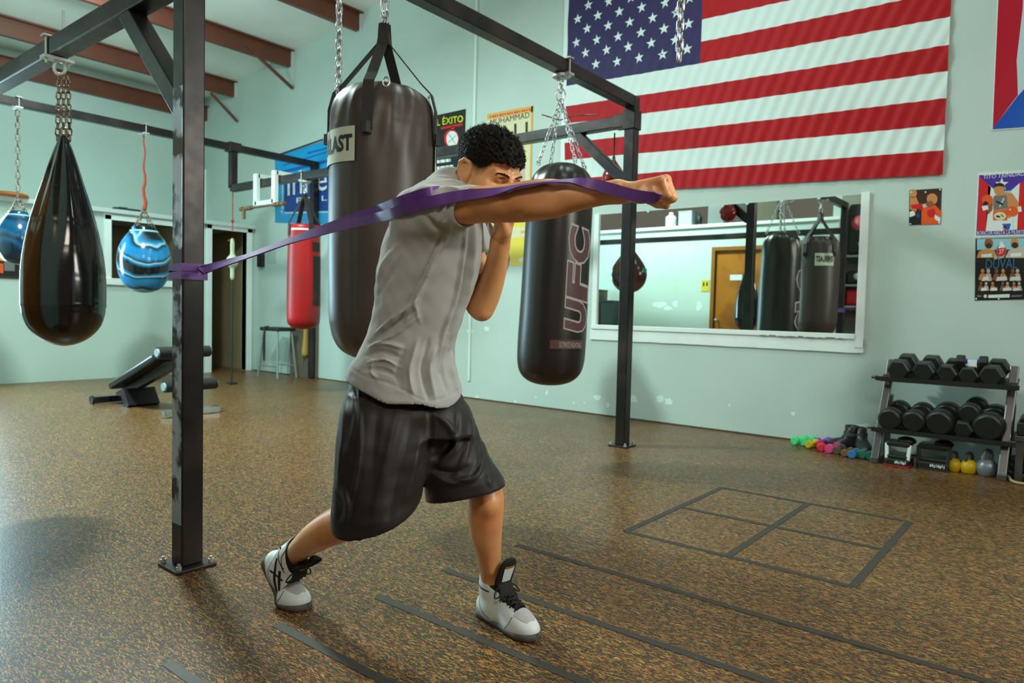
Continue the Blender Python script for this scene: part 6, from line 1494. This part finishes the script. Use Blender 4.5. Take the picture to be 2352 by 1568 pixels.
# ---- boxing boots
M_bw = mat('boot_white', 'dfe9ea', rough=0.45, spec=0.4, var=0.04, vscale=40); M_bm = mat('boot_mesh_grey', 'b7b9b9', rough=0.6, bump=0.2, bscale=900); M_bs = mat('boot_sole', '55514f', rough=0.6); M_bl = mat('boot_lining', '121413', rough=0.8); M_gold = mat('gold_trim', '9a6f22', rough=0.5)
def make_boot(label, O, dirx, lean_, flex, mirror, yawtilt=0.0):
    """O: floor point under the ball of the foot; dirx: where the toe points; flex: heel lift (rad)"""
    X = np.array(dirx, float); X[2] = 0; X /= np.linalg.norm(X); Z = np.array([0, 0, 1.0]); Yv_ = np.cross(Z, X)
    cA, sA = math.cos(flex), math.sin(flex)
    def place(P):
        P = np.array(P, float).reshape(-1, 3).copy(); P[:, 1] *= mirror
        # bend behind the ball of the foot
        x = P[:, 0]; t = np.clip((0.035-x)/0.05, 0, 1); a = flex*(t*t*(3-2*t)); 
        xb = x-0.03; zz2 = P[:, 2]
        q = P.copy(); m = x < 0.035
        ca, sa = np.cos(a), np.sin(a)
        q[m, 0] = 0.03+(xb*ca+zz2*sa)[m]*1.0; q[m, 2] = (-xb*sa+zz2*ca)[m]
        # ankle part leans forward again
        W2 = O+np.outer(q[:, 0], X)+np.outer(q[:, 1], Yv_)+np.outer(q[:, 2], Z)
        return W2
    G = Field(*grid(np.array([-0.17, -0.075, -0.01]), np.array([0.13, 0.075, 0.205]), 0.0026))
    up = [el((0.062, 0.0, 0.024), (0.060, 0.046, 0.038)), rc((0.03, 0, 0.030), (-0.06, 0, 0.036), 0.041, 0.035), rc((-0.06, 0, 0.036), (-0.115, 0, 0.038), 0.035, 0.032)]
    for q in up: G.add(q, 0.03)
    G.add(rc((0.045, 0, 0.04), (-0.045, 0, 0.085), 0.030, 0.034), 0.03)
    top = [(-0.082, 0, 0.05), (-0.083, 0, 0.11), (-0.083, 0, 0.185)]
    G.add(rc(top[0], top[1], 0.046, 0.0445, n=(0, 1, 0), s=0.90), 0.03); G.add(rc(top[1], top[2], 0.0445, 0.048, n=(0, 1, 0), s=0.94), 0.02)
    solid = Field(*G.ax); solid.D = G.D.copy()
    def probe(P):   # distance to the upper, sampled from the field
        P = np.asarray(P, float); ix = [np.clip((P[:, k]-G.ax[k][0])/0.0026, 0, len(G.ax[k])-1.001) for k in range(3)]; i0 = [q.astype(int) for q in ix]; fr = [q-i for q, i in zip(ix, i0)]; out = 0
        for a in (0, 1):
            for b in (0, 1):
                for c in (0, 1): out = out+solid.D[i0[0]+a, i0[1]+b, i0[2]+c]*(fr[0] if a else 1-fr[0])*(fr[1] if b else 1-fr[1])*(fr[2] if c else 1-fr[2])
        return out
    def onto(P, d, off):
        P = np.asarray(P, float).copy(); d = np.asarray(d, float); d = d/np.linalg.norm(d, axis=-1, keepdims=True)
        for _ in range(40): P = P+d*(probe(P)*0.8)[:, None] if d.ndim > 1 else P+np.outer(probe(P)*0.8, d)
        return P-(d if d.ndim > 1 else d[None])*off
    G.D = np.maximum(G.D, -(solid.D+0.005))            # shell
    G.cut(lambda P: 0.008-P[:, 2])
    # collar line: high at the heel, dipping at the throat; throat opening for the tongue
    G.cut(lambda P: P[:, 2]-(0.142+np.clip(-P[:, 0]-0.085, -0.045, 0.06)*0.7))
    def throat(P):
        w = 0.017+0.004*np.clip((0.05-P[:, 0])/0.08, 0, 1); ax_h = 0.060+np.clip(0.06-P[:, 0], 0, 0.2)*0.42
        return np.minimum(np.minimum(w-np.abs(P[:, 1]), 0.052-P[:, 0]), P[:, 2]-ax_h+0.02)*1.0
    G.D = np.maximum(G.D, G.ev(lambda P: np.where(P[:, 0] > -0.085, throat(P), -1.0), tuple(slice(0, len(a)) for a in G.ax)))
    t = part('boot', to_mesh('boot', place(soft(*(lambda r: (r[0], r[1]))(G.skin()), 1)), G.skin()[1], M_bw, False), None, man, label=label)
    # lining / tongue: the inner form showing in the opening
    I = Field(*G.ax); I.D = np.maximum(solid.D+0.004, -(solid.D+0.010)); I.cut(lambda P: 0.012-P[:, 2]); I.cut(lambda P: P[:, 2]-(0.152+np.clip(-P[:, 0]-0.085, -0.045, 0.06)*0.7)); I.cut(lambda P: P[:, 0]-0.056)
    v, f = I.skin(); part('lining', to_mesh('lining', place(soft(v, f, 1)), f, M_bl, False), None, t)
    TG = Field(*grid(np.array([-0.12, -0.05, 0.05]), np.array([0.07, 0.05, 0.245]), 0.0026))
    for a, b, r in (((0.040, 0, 0.066), (-0.010, 0, 0.098), 0.024), ((-0.010, 0, 0.098), (-0.034+lean_*0.4, 0, 0.14), 0.031), ((-0.034+lean_*0.4, 0, 0.14), (-0.016+lean_, 0, 0.190), 0.036)):
        nn = np.cross(np.array(b)-a, (0, 1, 0)); TG.add(rc(a, b, r, r, n=nn, s=0.28), 0.008)
    v, f = TG.skin(); tg = part('tongue', to_mesh('tongue', place(soft(v, f, 1)), f, M_bl, False), None, t)
    mb = MB(); tp = np.array([-0.016+lean_, 0, 0.190]); tb = np.array([-0.034+lean_*0.4, 0, 0.14]); dv = tp-tb; nn = np.cross(dv, (0, -1, 0)); nn /= np.linalg.norm(nn)
    if nn[0] < 0: nn = -nn
    vs = []
    for q in (0.12, 1.12):
        for y in (-0.021, -0.010, 0.0, 0.010, 0.021): vs.append(tb+dv*q+nn*(0.0118-abs(y)*0.09)+np.array([0, y*(0.8+0.2*q), 0]))
    vs = place(np.array(vs)); mb.add(vs, [(i, i+1, i+6, i+5) for i in range(4)], None, True); part('tongue_label', mb, M_bw, tg)
    vs = []
    for q in (1.06, 1.22):
        for y in (-0.021, -0.010, 0.0, 0.010, 0.021): vs.append(tb+dv*q+nn*(0.0124-abs(y)*0.09)+np.array([0, y, 0]))
    mb = MB(); mb.add(place(np.array(vs)), [(i, i+1, i+6, i+5) for i in range(4)], None, True); part('gold_edge', mb, M_gold, tg)
    # sole: outline slab with a slim foxing edge
    xo = [-0.145, -0.135, -0.11, -0.07, -0.02, 0.03, 0.07, 0.10, 0.117, 0.123]; wo = [0.012, 0.027, 0.0345, 0.0345, 0.036, 0.044, 0.046, 0.036, 0.018, 0.003]
    xs_ = np.linspace(-0.147, 0.1245, 44); ws = spline(xs_, xo, wo); mb = MB(); rings = []
    for x, w in zip(xs_, ws):
        h = 0.019+0.006*max(0, (x-0.06)/0.06)+0.004*max(0, (-0.08-x)/0.06); rings.append(place([(x, -w*0.96, 0.0), (x, -w*1.03-0.002, 0.006), (x, -w-0.0035, h), (x, w+0.0035, h), (x, w*1.03+0.002, 0.006), (x, w*0.96, 0.0)]))
    mb.ring(rings, None, True, True); part('sole', mb, M_bs, t)
    # grey mesh toe panel and white mudguard: patches laid on the upper
    def patch_on(us, fn, off, m, name, par):
        n = len(us); vs = []; k = 9
        for a in us:
            lo_, hi_ = fn(a)
            for j in range(k):
                y = lo_+(hi_-lo_)*j/(k-1); vs.append((a, y, 0.13))
        P = onto(np.array(vs), np.array([0, 0, -1.0]), off); mb = MB(); mb.add(place(P), [(i*k+j, i*k+j+1, (i+1)*k+j+1, (i+1)*k+j) for i in range(n-1) for j in range(k-1)], None, True)
        return part(name, mb, m, par)
    patch_on(np.linspace(0.052, 0.098, 9), lambda a: (-0.033*math.sqrt(max(0, 1-((a-0.045)/0.06)**2)), 0.033*math.sqrt(max(0, 1-((a-0.045)/0.06)**2))), 0.0012, M_bm, 'toe_panel', t)
    # laces
    mb = MB(); 
    rows_ = [0.044, 0.028, 0.012, -0.004, -0.020, -0.034]
    for i, x in enumerate(rows_):
        z = 0.13
        for s0, s1 in ((-1, 1),):
            ys_ = np.linspace(-0.024, 0.024, 9); P = np.array([(x+0.010*(abs(y)/0.024)*(-1)**i*0.3, y, 0.0) for y in ys_])
            h = 0.070+np.clip(0.055-x, 0, 0.2)*0.40; P[:, 2] = h+0.012*(1-(ys_/0.026)**2); P[[0, -1], 2] -= 0.006
            mb.tube(place(P), 0.0030, 7)
        if i < len(rows_)-1:
            x2 = rows_[i+1]; h0 = 0.075+max(0, 0.055-x)*0.40; h1 = 0.075+max(0, 0.055-x2)*0.40
            for s0 in (-1, 1): mb.tube(place([(x, s0*0.020, h0+0.004), ((x+x2)/2, 0, (h0+h1)/2+0.011), (x2, -s0*0.020, h1+0.004)]), 0.0028, 7)
    xk, hk = -0.040, 0.125
    for s0 in (-1, 1):
        lp_ = [(xk, 0, hk), (xk+0.012, s0*0.018, hk+0.006), (xk+0.016, s0*0.042, hk-0.006), (xk+0.026, s0*0.052, hk-0.022), (xk+0.030, s0*0.036, hk-0.018), (xk+0.012, s0*0.012, hk+0.004), (xk, 0, hk+0.002)]
        mb.tube(place(np.array(crv(lp_, 4))), 0.0024, 6); mb.tube(place(np.array(crv([(xk, 0, hk), (xk+0.02, s0*0.022, hk-0.008), (xk+0.034, s0*0.036, hk-0.034)], 4))), 0.0024, 6)
        mb.tube(place(np.array([(xk, s0*0.01, hk), (xk-0.02, s0*0.036, hk-0.004), (xk-0.055, s0*0.040, hk-0.002), (xk-0.085, s0*0.028, hk+0.0)])), 0.0024, 6)
    part('laces', mb, M_bl, t)
    # dark side stripes and seam lines, laid on both flanks
    for s0 in (-1, 1):
        def strip_on(P2, w, off, m, name):
            P2 = crv([(p[0], s0*0.08, p[1]) for p in P2], 6); C_ = np.array(P2); tn = np.gradient(C_, axis=0); tn /= np.linalg.norm(tn, axis=1)[:, None]; nr = np.stack([-tn[:, 2], 0*tn[:, 0], tn[:, 0]], 1)
            A_, B_ = C_+nr*w/2, C_-nr*w/2; d = np.array([0, -s0, 0.0]); A_, B_ = onto(A_, d, off), onto(B_, d, off); vs = [p for q in zip(A_, B_) for p in q]
            mb = MB(); mb.add(place(np.array(vs)), [(2*i, 2*i+1, 2*i+3, 2*i+2) for i in range(len(C_)-1)], None, True); return part(name, mb, m, t)
        wS = 0.010 if flex > 0.3 else 0.0035
        if flex > 0.3:
            strip_on([(-0.10, 0.105), (-0.075, 0.075), (-0.045, 0.045), (-0.015, 0.024)], wS, 0.0012, M_bl, 'stripe'); strip_on([(-0.060, 0.090), (-0.035, 0.06), (-0.005, 0.036), (0.02, 0.026)], wS, 0.0012, M_bl, 'stripe'); strip_on([(-0.085, 0.052), (-0.06, 0.066), (-0.03, 0.074)], 0.006, 0.0014, M_bl, 'stripe')
            strip_on([(-0.10, 0.165), (-0.09, 0.13), (-0.06, 0.105), (-0.045, 0.10)], 0.003, 0.0012, M_bl, 'stripe')
        strip_on([(-0.118, 0.10), (-0.095, 0.050), (-0.05, 0.022)], 0.0022, 0.0012, M_bs, 'seam'); strip_on([(0.052, 0.062), (0.046, 0.040), (0.030, 0.022)], 0.0022, 0.0012, M_bs, 'seam'); strip_on([(-0.12, 0.118), (-0.09, 0.112), (-0.055, 0.108)], 0.004, 0.0014, M_bl, 'seam')
    return t
make_boot('front boot, flat on the floor', FO, FD, 0.0, 0.0, 1)
make_boot('rear boot, heel lifted', RO, RD, 0.0, 0.85, -1)

# ---- purple resistance band, looped round the near post and held in the fist
M_band = mat('purple_latex', '6d4596', rough=0.42, spec=0.5, var=0.08, vscale=20)
band = thing('resistance_band', (NX, NY, 1.02), 'purple resistance band stretched from the near post to the fist', 'band')
from mathutils.bvhtree import BVHTree
def tree(o):
    m = o.data; return BVHTree.FromPolygons([v.co[:] for v in m.vertices], [p.vertices[:] for p in m.polygons])
TREES = [tree(shirt), tree(body)]
def ribbon(mb, ctrl, width, th_, n=14, lay=9999):
    P = [Vector(at(x, y, d)) for x, y, d, _ in ctrl]; A = [a for *_, a in ctrl]; pts = crv(P, n); ang = np.interp(np.linspace(0, len(A)-1, len(pts)), range(len(A)), A); rings = []
    eye_ = Vector(EYE); gap = []
    for p in pts:                       # where cloth or skin is in the way the band lies on top of it
        d = p-eye_; L_ = d.length; d.normalize(); e = 0.0; x_ = pix((BASIS@np.array(p))[None])[0][0]
        if x_ < lay:
            for t_ in TREES:
                for dz in (-width*0.4, 0, width*0.4):
                    dd = (p+Vector((0, 0, dz))-eye_).normalized(); h = t_.ray_cast(eye_, dd, L_+0.05)
                    if h[0] is not None: e = max(e, (L_-(h[3]-0.006))*min(1.0, max(0.0, (lay-x_)/45)))
        gap.append(e)
    gap = np.array(gap); gap = np.maximum(gap, 0); k = np.array([1, 2, 3, 4, 3, 2, 1])/16; gs = np.convolve(np.pad(np.maximum.reduce([np.roll(gap, s) for s in (-2, -1, 0, 1, 2)]), 3, 'edge'), k, 'valid')
    pts = [p-(p-eye_).normalized()*float(g_) for p, g_ in zip(pts, gs)]
    w0_ = width
    for i, p in enumerate(pts):
        width = w0_*min(1.0, 0.3+(len(pts)-1-i)/26)
        d = (pts[min(i+1, len(pts)-1)]-pts[max(i-1, 0)]).normalized(); view = (p-eye_).normalized(); w = d.cross(view).normalized()
        if w.z < 0: w = -w
        b = d.cross(w).normalized()
        if b.dot(view) < 0: b = -b
        a = math.radians(ang[i]); ww = w*math.cos(a)+b*math.sin(a); nn = d.cross(ww).normalized()
        rings.append([p+ww*width/2+nn*th_/2, p-ww*width/2+nn*th_/2, p-ww*width/2-nn*th_/2, p+ww*width/2-nn*th_/2])
    for q in range(4):
        vs = [p for r_ in rings for p in (r_[q], r_[(q+1) % 4])]; mb.add(vs, [(2*i, 2*i+1, 2*i+3, 2*i+2) for i in range(len(rings)-1)], None, True)
    return mb
near = [(461, 624, 2.60, 30), (510, 609, 2.53, 62), (580, 586, 2.46, 72), (660, 556, 2.38, 60), (720, 537, 2.30, 42), (790, 517, 2.21, 22), (880, 496, 2.09, 5), (940, 477, 1.99, 0), (1002, 460, 1.90, 0), (1062, 449, 1.865, 10), (1120, 443, 1.842, 42), (1160, 435.5, 1.836, 66), (1195, 427, 1.833, 80), (1250, 419, 1.835, 85), (1310, 416, 1.818, 72), (1350, 421, 1.793, 30), (1400, 433, 1.768, 5), (1450, 447, 1.755, 0), (1488, 453, 1.750, -10), (1508, 453, 1.768, -30), (1520, 451, 1.795, -50)]
part('strand', ribbon(MB(), near, 0.029, 0.0045), M_band, band)
far = [(461, 618, 2.62, 30), (560, 589, 2.50, 72), (660, 553, 2.40, 60), (780, 511, 2.25, 25), (880, 476, 2.13, 5), (940, 454, 2.03, 0), (1000, 438, 2.03, 0), (1054, 442, 2.13, 15), (1120, 442, 2.09, 40), (1200, 430, 1.955, 60), (1300, 440, 1.90, 30), (1400, 449, 1.85, 10), (1470, 455, 1.82, 0), (1512, 457, 1.795, 0)]
part('strand', ribbon(MB(), far, 0.025, 0.0045, lay=1034), M_band, band)
zc = on_y(430, 622, NY-S/2)[2]; mb = MB(); h = S/2+0.004
for dz, tw in ((0.013, 0.006), (-0.014, -0.004)):
    rings = []
    for x, y in ((h, -h), (h, h), (-h, h), (-h, -h)): rings.append([(NX+x*1.00, NY+y*1.00, zc+dz-0.0145+tw*x*8), (NX+x*1.09, NY+y*1.09, zc+dz-0.0145+tw*x*8), (NX+x*1.09, NY+y*1.09, zc+dz+0.0145+tw*x*8), (NX+x*1.00, NY+y*1.00, zc+dz+0.0145+tw*x*8)])
    mb.ring(rings, None, False, False, True)
part('post_loop', mb, M_band, band)
